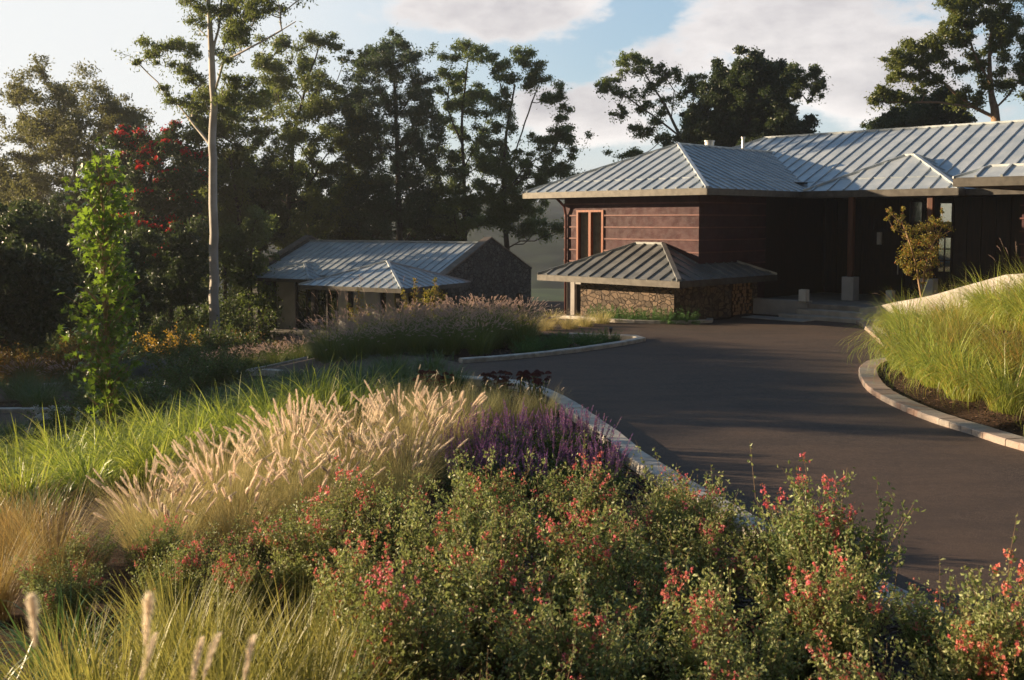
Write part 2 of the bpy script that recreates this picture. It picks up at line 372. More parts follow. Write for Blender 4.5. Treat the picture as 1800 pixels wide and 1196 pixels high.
# --- far hills, wooded and hazy
def hills():
    m, nt, b = newmat('forest_hill'); v = coords(nt)
    vo = NN(nt, 'ShaderNodeTexVoronoi', i_Scale=.11); nt.links.new(v, vo.inputs['Vector'])
    c = MIXC(nt, MAPR(nt, vo.outputs['Distance'], .1, .8), (.034, .05, .024), (.008, .014, .009))
    c = MIXC(nt, MAPR(nt, noise(nt, v, .02, 5), .4, .65), c, (.02, .032, .016))
    nt.links.new(c, b.inputs['Base Color']); b.inputs['Roughness'].default_value = 1; b.inputs['Specular IOR Level'].default_value = .1
    from mathutils import noise as mn
    def ridge(name, y0, dy, top, x0=-700, x1=900, nxs=330, nys=46, seed=0, base=-16):
        V = []; 
        for j in range(nys):
            t = j/(nys-1)
            for i in range(nxs):
                x = x0+(x1-x0)*i/(nxs-1); y = y0+dy*t + 25*mn.noise(Vector((x*.006, seed, 0)))
                hh = top(x)*(.85+.25*mn.noise(Vector((x*.008, seed+2.2, 0))))
                z = base + (hh-base)*S(t*1.15)
                z += (3.2*abs(mn.noise(Vector((x*.13, y*.13, seed)))) + 2.6*mn.noise(Vector((x*.05, y*.05, seed))))*min(1, t*6)
                V.append((x, y, z))
        a = np.array([[j*nxs+i, j*nxs+i+1, (j+1)*nxs+i+1, (j+1)*nxs+i] for j in range(nys-1) for i in range(nxs-1)])
        o = link(name, npmesh(name, V, a, True), m); tag(o, kind='structure')
    ridge('hills', 235, 170, lambda x: 5+4*S((x-20)/200), seed=1.3)
    ridge('hills', 300, 260, lambda x: 15+4*S((-x-60)/200), seed=7.1)
hills()

# ------------------------------------------------------------------ building materials
m, nt, b = newmat('zinc'); v = coords(nt)
g = NN(nt, 'ShaderNodeNewGeometry')
c = MIXC(nt, MAPR(nt, noise(nt, v, 1.3, 6, .6), .35, .65), (.42, .47, .51), (.55, .59, .62))
c = MIXC(nt, MATH(nt, 'MULTIPLY', MAPR(nt, noise(nt, v, 24, 4), .55, .75), .3), c, (.33, .34, .35))
nt.links.new(c, b.inputs['Base Color']); b.inputs['Metallic'].default_value = .35
nt.links.new(MAPR(nt, noise(nt, v, 3, 4), .3, .7, .38, .55), b.inputs['Roughness'])
bump(nt, b, noise(nt, v, 2.2, 2), .25, .02)
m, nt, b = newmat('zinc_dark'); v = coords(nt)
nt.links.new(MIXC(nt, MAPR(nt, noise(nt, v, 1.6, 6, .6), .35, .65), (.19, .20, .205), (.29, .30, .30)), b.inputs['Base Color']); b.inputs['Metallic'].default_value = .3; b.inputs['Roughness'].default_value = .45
m, nt, b = newmat('zinc_fascia'); v = coords(nt)
c = MIXC(nt, MAPR(nt, noise(nt, v, 5, 5, .6), .35, .65), (.066, .06, .054), (.105, .096, .086))
nt.links.new(c, b.inputs['Base Color']); b.inputs['Metallic'].default_value = .35; b.inputs['Roughness'].default_value = .5
m, nt, b = newmat('copper'); v = coords(nt)
c = MIXC(nt, MAPR(nt, noise(nt, v, .9, 6, .65), .35, .65), (.047, .020, .025), (.077, .034, .040))
c = MIXC(nt, MATH(nt, 'MULTIPLY', MAPR(nt, noise(nt, coords(nt, 'Object', (1, 1, .3)), 6, 5), .5, .75), .45), c, (.07, .04, .05))
nt.links.new(c, b.inputs['Base Color']); b.inputs['Metallic'].default_value = .1; b.inputs['Specular IOR Level'].default_value = .25; nt.links.new(MAPR(nt, noise(nt, v, 5, 4), .3, .7, .55, .75), b.inputs['Roughness'])
bump(nt, b, noise(nt, v, 1.6, 3), .2, .02)
simplemat('copper_seam', (.10, .036, .032), .55, .2, (.14, .05, .045), 4)
def stonemat(name, c1, c2, mortar, sc):
    m, nt, b = newmat(name); v0 = coords(nt, 'Object', (1, 1, 1.45))
    nz = NN(nt, 'ShaderNodeTexNoise', i_Scale=3.0, i_Detail=3); nt.links.new(v0, nz.inputs['Vector'])
    v = MIXC(nt, .14, v0, nz.outputs['Color'])
    vo = NN(nt, 'ShaderNodeTexVoronoi', i_Scale=sc); nt.links.new(v, vo.inputs['Vector'])
    ve = NN(nt, 'ShaderNodeTexVoronoi', i_Scale=sc); ve.feature = 'DISTANCE_TO_EDGE'; nt.links.new(v, ve.inputs['Vector'])
    sp = NN(nt, 'ShaderNodeSeparateXYZ'); nt.links.new(vo.outputs['Color'], sp.inputs[0])
    c = MIXC(nt, sp.outputs[0], c1, c2); c = MIXC(nt, MAPR(nt, noise(nt, v0, 30, 5), .3, .7, 0, .5), c, tuple(x*.5 for x in c1))
    e = MAPR(nt, ve.outputs['Distance'], .01, .09)
    nt.links.new(MIXC(nt, e, mortar, c), b.inputs['Base Color']); b.inputs['Roughness'].default_value = .9
    hh = MATH(nt, 'ADD', MATH(nt, 'MULTIPLY', e, MATH(nt, 'ADD', .5, sp.outputs[1])), MATH(nt, 'MULTIPLY', noise(nt, v0, 26, 5), .5))
    bump(nt, b, hh, 1.0, .06); return m
stonemat('fieldstone', (.12, .09, .068), (.31, .22, .155), (.085, .062, .048), 5.6)
stonemat('bluestone', (.085, .09, .09), (.21, .21, .20), (.05, .047, .042), 4.2)
simplemat('render_white', (.36, .33, .31), .85, 0, (.44, .41, .39), 2, .15, 50)
simplemat('render_grey', (.42, .41, .40), .85, 0, (.50, .49, .48), 2, .15, 50)
simplemat('concrete', (.36, .34, .31), .8, 0, (.45, .43, .40), 3, .2, 60)
simplemat('paving', (.22, .21, .20), .7, 0, (.30, .28, .26), 3, .2, 40)
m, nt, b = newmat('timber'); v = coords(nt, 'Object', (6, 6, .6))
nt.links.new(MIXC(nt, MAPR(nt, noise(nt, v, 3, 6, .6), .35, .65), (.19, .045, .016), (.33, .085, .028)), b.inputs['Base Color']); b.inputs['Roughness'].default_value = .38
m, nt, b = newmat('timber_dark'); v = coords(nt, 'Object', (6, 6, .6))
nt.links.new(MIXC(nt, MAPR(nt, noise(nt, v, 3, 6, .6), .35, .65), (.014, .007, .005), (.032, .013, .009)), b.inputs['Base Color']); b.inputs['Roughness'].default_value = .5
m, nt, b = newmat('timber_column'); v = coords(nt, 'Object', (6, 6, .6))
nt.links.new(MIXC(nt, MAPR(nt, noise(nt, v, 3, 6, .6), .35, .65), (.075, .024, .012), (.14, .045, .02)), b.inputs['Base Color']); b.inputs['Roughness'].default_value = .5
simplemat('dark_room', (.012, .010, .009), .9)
simplemat('soffit', (.05, .028, .02), .7, 0, (.08, .045, .03), 2)
simplemat('curtain', (.15, .135, .115), .9, 0, (.20, .18, .155), 5)
simplemat('steel', (.62, .60, .57), .3, .9)
simplemat('black_plastic', (.02, .02, .02), .5)
simplemat('lamp_white', (.62, .62, .60), .45)
m, nt, b = newmat('glass'); b.inputs['Base Color'].default_value = (.01, .012, .012, 1); b.inputs['Roughness'].default_value = .03; b.inputs['IOR'].default_value = 1.9
m, nt, b = newmat('glass_clear'); b.inputs['Roughness'].default_value = .02; b.inputs['Transmission Weight'].default_value = 1; b.inputs['IOR'].default_value = 1.02; b.inputs['Base Color'].default_value = (.8, .82, .82, 1)
m, nt, b = newmat('glass_mirror'); b.inputs['Base Color'].default_value = (.42, .47, .47, 1); b.inputs['Roughness'].default_value = .04; b.inputs['Metallic'].default_value = 1
m, nt, b = newmat('log_bark'); v = coords(nt)
nt.links.new(MIXC(nt, MAPR(nt, noise(nt, v, 20, 5), .35, .65), (.09, .05, .03), (.17, .10, .06)), b.inputs['Base Color']); b.inputs['Roughness'].default_value = .9
simplemat('log_end', (.42, .25, .13), .85, 0, (.32, .17, .09), 14)

# ------------------------------------------------------------------ roof maker
def inside2(pt, poly):
    x, y = pt; c = False
    for i in range(len(poly)):
        (x1, y1), (x2, y2) = poly[i], poly[i-1]
        if (y1 > y) != (y2 > y) and x < (x2-x1)*(y-y1)/(y2-y1)+x1: c = not c
    return c
def seams(mb, poly3, edir, spacing, sw=.05, sh=.045, start=.5, drop=0.0, out=None):
    """standing seams up the slope of one planar face; edir = direction of its eave"""
    P = [Vector(p) for p in poly3]; n = (P[1]-P[0]).cross(P[2]-P[0]).normalized()
    if n.z < 0: n = -n
    e = Vector(edir).normalized(); up = n.cross(e).normalized()
    if up.z < 0: up = -up
    o = P[0]; q = [((p-o).dot(e), (p-o).dot(up)) for p in P]
    lo = min(a for a, _ in q); hi = max(a for a, _ in q); t = lo + spacing*start
    while t < hi:
        ys = []
        for i in range(len(q)):
            (x1, y1), (x2, y2) = q[i-1], q[i]
            if (x1 <= t < x2) or (x2 <= t < x1): ys.append(y1+(y2-y1)*(t-x1)/(x2-x1))
        ys.sort()
        for a_, b_ in zip(ys[::2], ys[1::2]):
            if b_-a_ > .12:
                p = o + e*(t-sw/2) + up*a_; mb.box(p - n*.004, e*sw, up*(b_-a_), n*sh)
                if drop and abs(a_-min(y for _, y in q)) < .03:
                    ov = Vector(out); mb.box(p + Vector((0, 0, .012-drop)) + ov*.001 + e*sw*.2, e*sw*.6, ov*.006, Vector((0, 0, drop)))
        t += spacing
    # cross laps, short level joints scattered on the trays
def hipbar(mb, a, b, w=.11, h=.07):
    a, b = Vector(a), Vector(b); d = (b-a).normalized(); s = d.cross(Vector((0, 0, 1))).normalized()
    mb.box(a - s*w/2 - Vector((0, 0, .015)), b-a, s*w, Vector((0, 0, h)))

# house frame: P(a,b,z) with a to the far left, b to the far right, origin under the near corner of the upper eave
U = Vector((-.70711, .70711, 0)); Vv = Vector((.70711, .70711, 0)); C1 = Vector((5.7, 30.0, 0))
def P(a, b, z): q = C1 + U*a + Vv*b; return Vector((q.x, q.y, z))
house = empty('house', P(3, 5, 0), 0, 'large copper-clad house with a wide hipped grey metal roof at the end of the drive', 'house')
def hb(mb, name, mat, parent=None, **k):
    o = mb.build(name, mat, parent or house, **k)
    o.location = -Vector(house.location) if parent is None else (0, 0, 0); return o
def wallbox(mb, a0, a1, b0, b1, z0, z1, m=0):
    mb.box(P(a0, b0, z0), U*(a1-a0), Vv*(b1-b0), Vector((0, 0, z1-z0)), m)

EZ0, EZ1 = 3.77, 3.97     # underside and top of the upper eaves
SL = .44; KICK = .8
def hip_roof(name, a0, a1, b0, b1, z1, z0, slope, sp, faces, ridge_ax, fr=True, kick=True, smat='zinc', fasc='zinc_fascia', Pf=P, parent=None, Uf=U, Vf=Vv, seam_drop=False, sf=.5, sw=.05, sh=.045, bx=.045):
    """full hip on the rectangle; returns the roof object. seams only on `faces` of 'L'(b0 side) 'R'(a0 side) 'A'(a1 side) 'B'(b1 side)"""
    w = a1-a0; l = b1-b0; m_ = min(w, l)/2; zr = z1+m_*slope
    if ridge_ax == 'b': r0 = Pf(a0+m_, b0+m_, zr); r1 = Pf(a0+m_, b1-m_, zr)
    else: r0 = Pf(a0+m_, b0+m_, zr); r1 = Pf(a1-m_, b0+m_, zr)
    c = [Pf(a0, b0, z1), Pf(a1, b0, z1), Pf(a1, b1, z1), Pf(a0, b1, z1)]
    if ridge_ax == 'b':
        F = {'L': [c[0], c[1], r0], 'R': [c[3], c[0], r0, r1], 'A': [c[1], c[2], r1, r0], 'B': [c[2], c[3], r1]}
        hips = [(c[0], r0), (c[1], r0), (c[2], r1), (c[3], r1), (r0, r1)]
    else:
        F = {'L': [c[0], c[1], r1, r0], 'R': [c[3], c[0], r0], 'A': [c[1], c[2], r1], 'B': [c[2], c[3], r0, r1]}
        hips = [(c[0], r0), (c[3], r0), (c[1], r1), (c[2], r1), (r0, r1)]
    mb = MB()
    for k, q in F.items():
        mb.poly(q, [tuple(range(len(q)))])
    ob = mb.build(name, M[smat], parent or house)
    ob.location = -Vector((parent or house).location)
    edge = {'L': (Uf, -Vf), 'R': (Vf, -Uf), 'A': (Vf, Uf), 'B': (Uf, Vf)}
    sm = MB()
    for k in faces:
        seams(sm, F[k], edge[k][0], sp, sw, sh, sf, (z1-z0) if seam_drop else 0, edge[k][1])
        # the lap line where the eave sheets start
        q = F[k]; n = (q[1]-q[0]).cross(q[2]-q[0]).normalized(); n = n if n.z > 0 else -n
        up = n.cross(edge[k][0]).normalized(); up = up if up.z > 0 else -up
        ln = (q[1]-q[0]).length
        if kick and min(w, l) > 3:
            s0 = q[0] + up*.88 + (q[1]-q[0]).normalized()*(.8 if (r0-q[0]).length else 0); s1 = q[1] + up*.88 - (q[1]-q[0]).normalized()*.8
            sm.box(s0 - n*.004, s1-s0, up*.05, n*.022)
    for a_, b_ in hips: hipbar(sm, a_, b_)
    s_ = sm.build('roof_seam', M[smat], ob)
    fb = MB(); t = .03
    cc = [Pf(a0, b0, 0), Pf(a1, b0, 0), Pf(a1, b1, 0), Pf(a0, b1, 0)]
    for i in range(4):
        p, q = cc[i], cc[(i+1) % 4]; d = (q-p).normalized(); nn = d.cross(Vector((0, 0, 1)))
        mid = (cc[0]+cc[2])/2
        if nn.dot(p-mid) < 0: nn = -nn
        fb.box(p - d*(.0) + Vector((0, 0, z0)) - nn*t, q-p, nn*t, Vector((0, 0, z1-z0-.004)))
    f_ = fb.build('fascia', M[fasc], ob)
    sb = MB(); ins = .04
    A_, B_ = Pf(a0+ins, b0+ins, z0+.02), Pf(a1-ins, b0+ins, z0+.02); C_, D_ = Pf(a1-ins, b1-ins, z0+.02), Pf(a0+ins, b1-ins, z0+.02)
    sb.poly([A_, B_, C_, D_], [(0, 1, 2, 3)]); sb.build('soffit', M['soffit'], ob)
    return ob, F
# wing
wing, WF = hip_roof('roof', 0, 7.56, 0, 16, EZ1, EZ0, SL, .445, 'LR', 'b')
tag(wing, 'hipped grey metal roof of the left wing')
# main block, its eave set back from the bay's
main, MF = hip_roof('roof', -22, 10.4, 6.0, 16.8, EZ1, EZ0+.005, SL, .47, 'L', 'a', sf=.3)
tag(main, 'long main roof with the highest ridge, rising to the right')
# bay roof over the porch
bay, BF = hip_roof('roof', -5.07, 0, 5.49, 10.2, EZ1+.012, EZ0-.006, SL+.055, .55, 'LR', 'a', sf=.6)
tag(bay, 'small hipped bay roof over the entrance porch')
# canopy roof at the right edge: a rim that slopes to a flat top
cb = MB(); a0, a1, b0, b1 = -20, -7.85, -1.9, 6.3; r = .6; zt = EZ1+r*SL
o4 = [P(a1, b0, EZ1), P(a0, b0, EZ1), P(a0, b1, EZ1), P(a1, b1, EZ1)]; i4 = [P(a1-r, b0+r, zt), P(a0+r, b0+r, zt), P(a0+r, b1-r, zt), P(a1-r, b1-r, zt)]
cb.poly(o4+i4, [(0, 1, 5, 4), (1, 2, 6, 5), (2, 3, 7, 6), (3, 0, 4, 7), (4, 5, 6, 7)])
can = hb(cb, 'roof', M['zinc']); tag(can, 'nearer canopy roof at the right edge of the house')
sm = MB(); seams(sm, [o4[0], o4[1], i4[1], i4[0]], -U, .55, .05, .05, .9, 0, -Vv)
for q in ((o4[0], i4[0]), (i4[0], i4[1]), (i4[0], i4[3]), (o4[3], i4[3])): hipbar(sm, *q, .07, .05)
sm.build('roof_seam', M['zinc'], can)
fb = MB(); fb.box(P(a1, b0, EZ0), U*(a0-a1), Vv*.03, Vector((0, 0, .196))); fb.box(P(a1, b0+.031, EZ0), -U*.03, Vv*(b1-b0), Vector((0, 0, .196))); fb.build('fascia', M['zinc_fascia'], can)
sb = MB(); sb.poly([P(a1-.04, b0+.04, EZ0+.02), P(a0, b0+.04, EZ0+.02), P(a0, b1, EZ0+.02), P(a1-.04, b1, EZ0+.02)], [(0, 1, 2, 3)]); sb.build('soffit', M['soffit'], can)

# skirt roof round the near corner, above the stone store
KZ1, KZ0 = 1.29, 1.10; ka1, kb0, kb1 = 5.55, -1.336, 3.93; WA, WB = .905, .905
run = WB-kb0; apz = KZ1+run*SL
p0 = P(0, kb0, KZ1); pL = P(ka1, kb0, KZ1); pR = P(0, kb1, KZ1)
apR = P(run, WB-.004, apz); apL = P(ka1-run, WB-.004, apz)
zc = KZ1+WA*SL; cR = P(WA-.004, WB-.004, zc); cE = P(WA-.004, kb1-WA, zc)
sb = MB()
# right slope: from eave p0-pR up to the apex line; cut where the wall stands
sb.poly([p0, pL, apL, apR], [(0, 1, 2, 3)])
sb.poly([p0, apR, cR, cE, pR], [(0, 1, 2, 3, 4)])
sb.poly([pL, P(ka1, WB-.004, KZ1), apL], [(0, 1, 2)]); sb.poly([pR, cE, P(WA-.004, kb1, KZ1)], [(0, 1, 2)])
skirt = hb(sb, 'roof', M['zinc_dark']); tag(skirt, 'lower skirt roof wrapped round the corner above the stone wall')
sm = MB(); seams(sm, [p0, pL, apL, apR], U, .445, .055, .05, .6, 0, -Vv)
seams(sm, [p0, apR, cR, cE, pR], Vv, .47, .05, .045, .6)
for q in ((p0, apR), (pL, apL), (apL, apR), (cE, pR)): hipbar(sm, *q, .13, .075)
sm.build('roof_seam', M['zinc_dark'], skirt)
fb = MB(); fb.box(P(0, kb0, KZ0), U*ka1, -Vv*.03, Vector((0, 0, .185))); fb.box(P(0, kb0-.03, KZ0), -U*.03, Vv*(kb1-kb0+.03), Vector((0, 0, .185)))
fb.box(P(ka1, kb0, KZ0), U*.03, Vv*(WB-kb0), Vector((0, 0, .185))); fb.box(P(0, kb1, KZ0), U*WA, Vv*.03, Vector((0, 0, .185)))
fb.build('fascia', M['zinc_fascia'], skirt)
s2 = MB(); s2.poly([P(.03, kb0+.03, KZ0+.02), P(ka1-.03, kb0+.03, KZ0+.02), P(ka1-.03, WB, KZ0+.02), P(.03, WB, KZ0+.02)], [(0, 1, 2, 3)])
s2.poly([P(.03, WB, KZ0+.02), P(WA, WB, KZ0+.02), P(WA, kb1-.03, KZ0+.02), P(.03, kb1-.03, KZ0+.02)], [(0, 1, 2, 3)]); s2.build('soffit', M['soffit'], skirt)

# ---- wing walls: copper boards above, split round the window and the low door
WEND = 6.42; WW0, WW1 = 4.72, 5.78; WZ0, WZ1 = 1.55, 3.30          # window along a
DR0, DR1 = 5.30, 5.95                                                # low doorway beside the stone wall
wb = MB()
for (q0, q1, z0, z1) in ((WA, WW0, 1.05, 3.79), (WW1, WEND, 1.05, 3.79), (WW0, WW1, 1.05, WZ0), (WW0, WW1, WZ1, 3.79)): wallbox(wb, q0, q1, WB, WB+.2, z0, z1)
wallbox(wb, WA, WA+.2, WB+.2, 4.72, -.6, 3.79); wallbox(wb, WEND-.2, WEND, WB+.2, 15, -1.4, 3.79)
cw = hb(wb, 'wall', M['copper']); tag(cw, 'reddish copper board wall of the left wing')
bb = MB(); z = 1.24
while z < 3.7:
    for (q0, q1) in (((WA-.03), WEND),) if not (WZ0-.05 < z < WZ1+.05) else ((WA-.03, WW0-.07), (WW1+.07, WEND)):
        bb.box(P(q0, WB-.035, z), U*(q1-q0), Vv*.035, Vector((0, 0, .045)))
    bb.box(P(WA-.03, WB, z), U*.03, Vv*3.8, Vector((0, 0, .045)))
    z += .385
bb.build('wall_board_seam', M['copper_seam'], cw)
wb = MB(); wallbox(wb, WA, DR0, WB+.01, WB+.2, -1.2, 1.05); wallbox(wb, DR0, DR1, WB+.01, WB+.2, .86, 1.05)
hb(wb, 'wall', M['render_white']).__setitem__('label', 'pale rendered lower wall beside the basement door')
wb = MB(); wallbox(wb, DR1, WEND-.005, WB-.01, WB+.2, -1.6, 1.05); hb(wb, 'wall_pier', M['render_white'])
db = MB(); wallbox(db, DR0, DR1, WB+.12, WB+.17, -1.4, .86); dd = hb(db, 'door', M['timber_dark']); tag(dd, 'dark basement door at the foot of the wing')
kb = MB(); kb.tube([P(5.4, WB+.06, -.3), P(5.4, WB+.11, -.3)], .03, 8); kb.build('handle', M['steel'], dd)
pb = MB(); pb.tube([P(WEND-.12, WB-.07, -1.2), P(WEND-.12, WB-.07, 3.2), P(WEND-.12, WB-.15, 3.5), P(WEND-.1, WB-.5, 3.76)], .045, 10); hb(pb, 'downpipe', M['copper_seam'], smooth=True)
# window
wf = MB()
for (x0, x1, z0, z1) in ((WW0-.06, WW1+.06, WZ0-.07, WZ0), (WW0-.06, WW1+.06, WZ1, WZ1+.07), (WW0-.06, WW0+.02, WZ0, WZ1), (WW1-.02, WW1+.06, WZ0, WZ1), ((WW0+WW1)/2-.05, (WW0+WW1)/2+.05, WZ0, WZ1)):
    wallbox(wf, x0, x1, WB-.05, WB+.08, z0, z1)
win = hb(wf, 'window', M['timber']); tag(win, 'orange timber two-light window with drawn curtains')
g_ = MB(); wallbox(g_, WW0+.02, WW1-.02, WB+.03, WB+.036, WZ0, WZ1); g_.build('pane', M['glass_clear'], win)
cu = MB(); n = 40; V_ = []
for i in range(n+1):
    t = WW0+(WW1-WW0)*i/n; d = .12+.02*math.sin(i*1.9)+.01*math.sin(i*4.1); V_ += [P(t, WB+d, WZ0), P(t, WB+d, WZ1)]
cu.poly(V_, [(2*i, 2*i+2, 2*i+3, 2*i+1) for i in range(n)]); cu.build('curtain', M['curtain'], win)
# hidden block behind so that the house is solid
rb = MB(); wallbox(rb, WA+.25, WEND-.25, WB+.3, 15, -1, 3.7); hb(rb, 'interior', M['dark_room'])

# ---- stone store wall, piers and firewood bay
st = MB(); SI = .65; sb0 = kb0+SI
wallbox(st, SI, 4.28, sb0, sb0+.4, -1.2, 1.12); wallbox(st, 3.88, 4.275, sb0+.4, WB, -1.2, 1.12)
wallbox(st, SI, SI+.4, sb0+.4, 1.92, -.4, 1.12)
for q0, q1 in ((1.93, 2.3), (3.5, 3.82)):
    pr_ = MB(); wallbox(pr_, SI-.03, SI+.42, q0, q1, -.3, 1.12); hb(pr_, 'stone_pier', M['fieldstone'])
hb(st, 'wall', M['fieldstone']).__setitem__('label', 'rough brown fieldstone wall under the skirt roof')
rb = MB(); wallbox(rb, SI+.41, WA+.6, 1.93, 3.8, -.3, 1.12)
hb(rb, 'interior', M['dark_room'])

# ---- porch
pf = MB(); wallbox(pf, .85, -10.5, 3.9, 9.0, -.3, .455); wallbox(pf, -1.3, -10.5, 3.57, 3.9, -.3, .452)
hb(pf, 'porch_floor', M['paving'])
lw = MB(); wallbox(lw, .8, -1.3, 3.57, 3.88, -.3, .52); hb(lw, 'porch_parapet', M['render_grey'], bevel=.01)
for k, (zz, dd_) in enumerate(((.30, .38), (.15, .76))):
    s_ = MB(); wallbox(s_, -1.1-(-.35*k), -4.2, 3.57-dd_, 3.565-(dd_-.38), -.3, zz); hb(s_, 'step', M['concrete'], bevel=.012)
s_ = MB(); wallbox(s_, .1, -2.0, 2.05, 2.80, -.1, .05); hb(s_, 'landing_slab', M['concrete'], bevel=.008)
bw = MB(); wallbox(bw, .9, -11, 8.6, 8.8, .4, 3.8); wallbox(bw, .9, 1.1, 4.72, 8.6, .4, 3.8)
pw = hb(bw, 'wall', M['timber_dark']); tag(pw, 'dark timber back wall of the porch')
vb = MB()
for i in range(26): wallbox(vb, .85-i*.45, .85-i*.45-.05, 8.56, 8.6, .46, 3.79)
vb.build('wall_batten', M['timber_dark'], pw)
def pwin(px0, px1, py0, py1, b, nm, nx=1, nz=1, label=None):
    # opening on the wall plane at depth b; corners measured in the photograph
    def hit(px, py):
        d = ray(px, py); o = Vector((0, 0, CAMZ)); n = Vv; t = (P(0, b, 0)-o).dot(n)/d.dot(n); q = o+d*t
        return (q-C1).dot(U), q.z
    a0, zt_ = hit(px0, py0); a1, zb_ = hit(px1, py1)
    f = MB(); w = .05
    for (x0, x1, z0, z1) in ((a0+w, a1-w, zb_-w, zb_), (a0+w, a1-w, zt_, zt_+w), (a0+w, a0, zb_, zt_), (a1, a1-w, zb_, zt_)): wallbox(f, x0, x1, b-.06, b+.02, z0, z1)
    for i in range(1, nx): x = a0+(a1-a0)*i/nx; wallbox(f, x-.02, x+.02, b-.05, b+.01, zb_, zt_)
    for i in range(1, nz): z = zb_+(zt_-zb_)*i/nz; wallbox(f, a0, a1, b-.048, b+.008, z-.02, z+.02)
    fo = hb(f, 'window', M['timber_dark']); tag(fo, label)
    g_ = MB(); wallbox(g_, a0, a1, b-.03, b-.02, zb_, zt_); g_.build('pane', M[nm], fo)
pwin(1601, 1621, 355, 390, 8.6, 'glass_mirror', label='tall high porch window beside the crepe myrtle')
pwin(1625, 1637, 358, 390, 8.6, 'glass_mirror', label='narrow high porch window')
pwin(1654, 1675, 358, 391, 8.6, 'glass_mirror', label='high porch window at the end of the entrance wall')
pwin(1651, 1671, 418, 478, 8.6, 'glass_mirror', 2, 3, 'gridded low window behind the crepe myrtle')
pwin(1364, 1384, 400, 520, 8.6, 'glass', 1, 2, 'dark entrance side window')
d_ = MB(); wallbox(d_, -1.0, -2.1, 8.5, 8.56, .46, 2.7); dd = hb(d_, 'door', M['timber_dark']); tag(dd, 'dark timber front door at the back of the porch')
k_ = MB(); k_.tube([P(-1.95, 8.44, 1.2), P(-1.95, 8.44, 1.7)], .02, 8); k_.build('handle', M['steel'], dd)
# boarded copper wall right of the porch
wb = MB(); wallbox(wb, -6.35, -16, 7.0, 7.2, .3, 3.79); wallbox(wb, -6.35, -6.55, 7.2, 8.6, .3, 3.79)
cw2 = hb(wb, 'wall', M['copper']); tag(cw2, 'shaded copper board wall right of the porch')
bb = MB()
for i in range(8): bb.box(P(-6.3, 6.965, .75+i*.385), -U*9.6, Vv*.035, Vector((0, 0, .045)))
bb.build('wall_board_seam', M['copper_seam'], cw2)
rb = MB(); wallbox(rb, .8, -21, 8.85, 16.2, -.5, 3.75); hb(rb, 'interior', M['dark_room'])
# columns on pedestals
def column(a, b, z0, ped, big=False):
    pb_ = MB(); s_ = .2 if not big else .24
    pb_.box(P(a+s_, b-s_, z0), -U*2*s_, Vv*2*s_, Vector((0, 0, ped)))
    p_ = hb(pb_, 'pedestal', M['render_grey'], bevel=.01)
    c_ = MB(); w = .085
    c_.box(P(a+w, b-w, z0+ped), -U*2*w, Vv*2*w, Vector((0, 0, 3.79-z0-ped))); hb(c_, 'column', M['timber_column'], bevel=.012)
column(-1.62, 5.72, .455, .76); column(-4.15, 5.75, .455, .80); column(-8.9, 5.75, .455, .8)
c_ = MB()
c_.tube([P(-9.55, -1.2, .3), P(-9.55, -1.2, 3.75)], .09, 16); c_.tube([P(-9.82, -1.3, .3), P(-9.82, -1.3, 3.75)], .085, 16)
cc = hb(c_, 'column', M['timber'], smooth=True); tag(cc, 'paired reddish round timber columns under the canopy roof')
l_ = MB(); l_.box(P(-1.2, 8.4, 2.2), -U*.14, Vv*.14, Vector((0, 0, .42))); hb(l_, 'wall_lamp', M['lamp_white'], bevel=.01)
# roof vents
v_ = MB(); q = P(2.0, 7.7, 0); vt = atY(1247, 256, q.y)
v_ = MB(); v_.tube([(vt.x, vt.y, vt.z-.9), (vt.x, vt.y, vt.z-.02)], .11, 16); v_.tube([(vt.x, vt.y, vt.z-.02), (vt.x, vt.y, vt.z+.12)], .17, 16); v_.tube([(vt.x, vt.y, vt.z+.13), (vt.x, vt.y, vt.z+.17)], .19, 16)
hb(v_, 'roof_vent', M['steel'], smooth=False).__setitem__('label', 'squat bright metal flue above the wing ridge')
vt = atY(1306, 250, 39.5); v_ = MB(); v_.tube([(vt.x, vt.y, vt.z-.8), (vt.x, vt.y, vt.z+.12)], .055, 12); v_.tube([(vt.x, vt.y, vt.z+.12), (vt.x, vt.y, vt.z+.2)], .08, 12)
hb(v_, 'roof_vent', M['steel']).__setitem__('label', 'thin vent pipe between the two roofs')
g_ = MB(); vt = atY(1406, 322, 35.0); g_.cbox((vt.x, vt.y, vt.z-.05), .42, .3, .07, -.7); hb(g_, 'gutter_outlet', M['black_plastic'])

# firewood: each log a thing
lm = bpy.data.meshes.new('log'); mb = MB()
mb.tube([(0, 0, 0), (0, .12, 0), (0, .4, 0)], [1, 1.03, .98], 9, False, 0)
n9 = len(mb.v)
mb.poly([mb.v[i] for i in range(9)], [tuple(range(9))], 1); mb.poly([mb.v[n9-9+i] for i in range(9)], [tuple(reversed(range(9)))], 1)
me = bpy.data.meshes.new('log'); me.from_pydata(mb.v, [], mb.f); me.polygons.foreach_set('material_index', mb.m); me.materials.append(M['log_bark']); me.materials.append(M['log_end'])
row = 0; z = .03
ln_rot = math.atan2(U.y, U.x) - math.pi/2
while z < 1.0:
    b_ = 2.38 + (.06 if row % 2 else 0)
    while b_ < 3.42:
        r_ = random.uniform(.048, .066); o = bpy.data.objects.new('firewood_log', me); COL.objects.link(o)
        o.location = P(SI-.01+random.uniform(-.05, .05), b_+r_, z+r_); o.rotation_euler = (0, 0, ln_rot+random.uniform(-.05, .05)); o.scale = (r_, 1, r_)
        tag(o, 'split firewood log stacked in the bay between the two stone piers', 'firewood', 'firewood logs stacked between the stone piers'); b_ += 2*r_+.012
    z += .112; row += 1

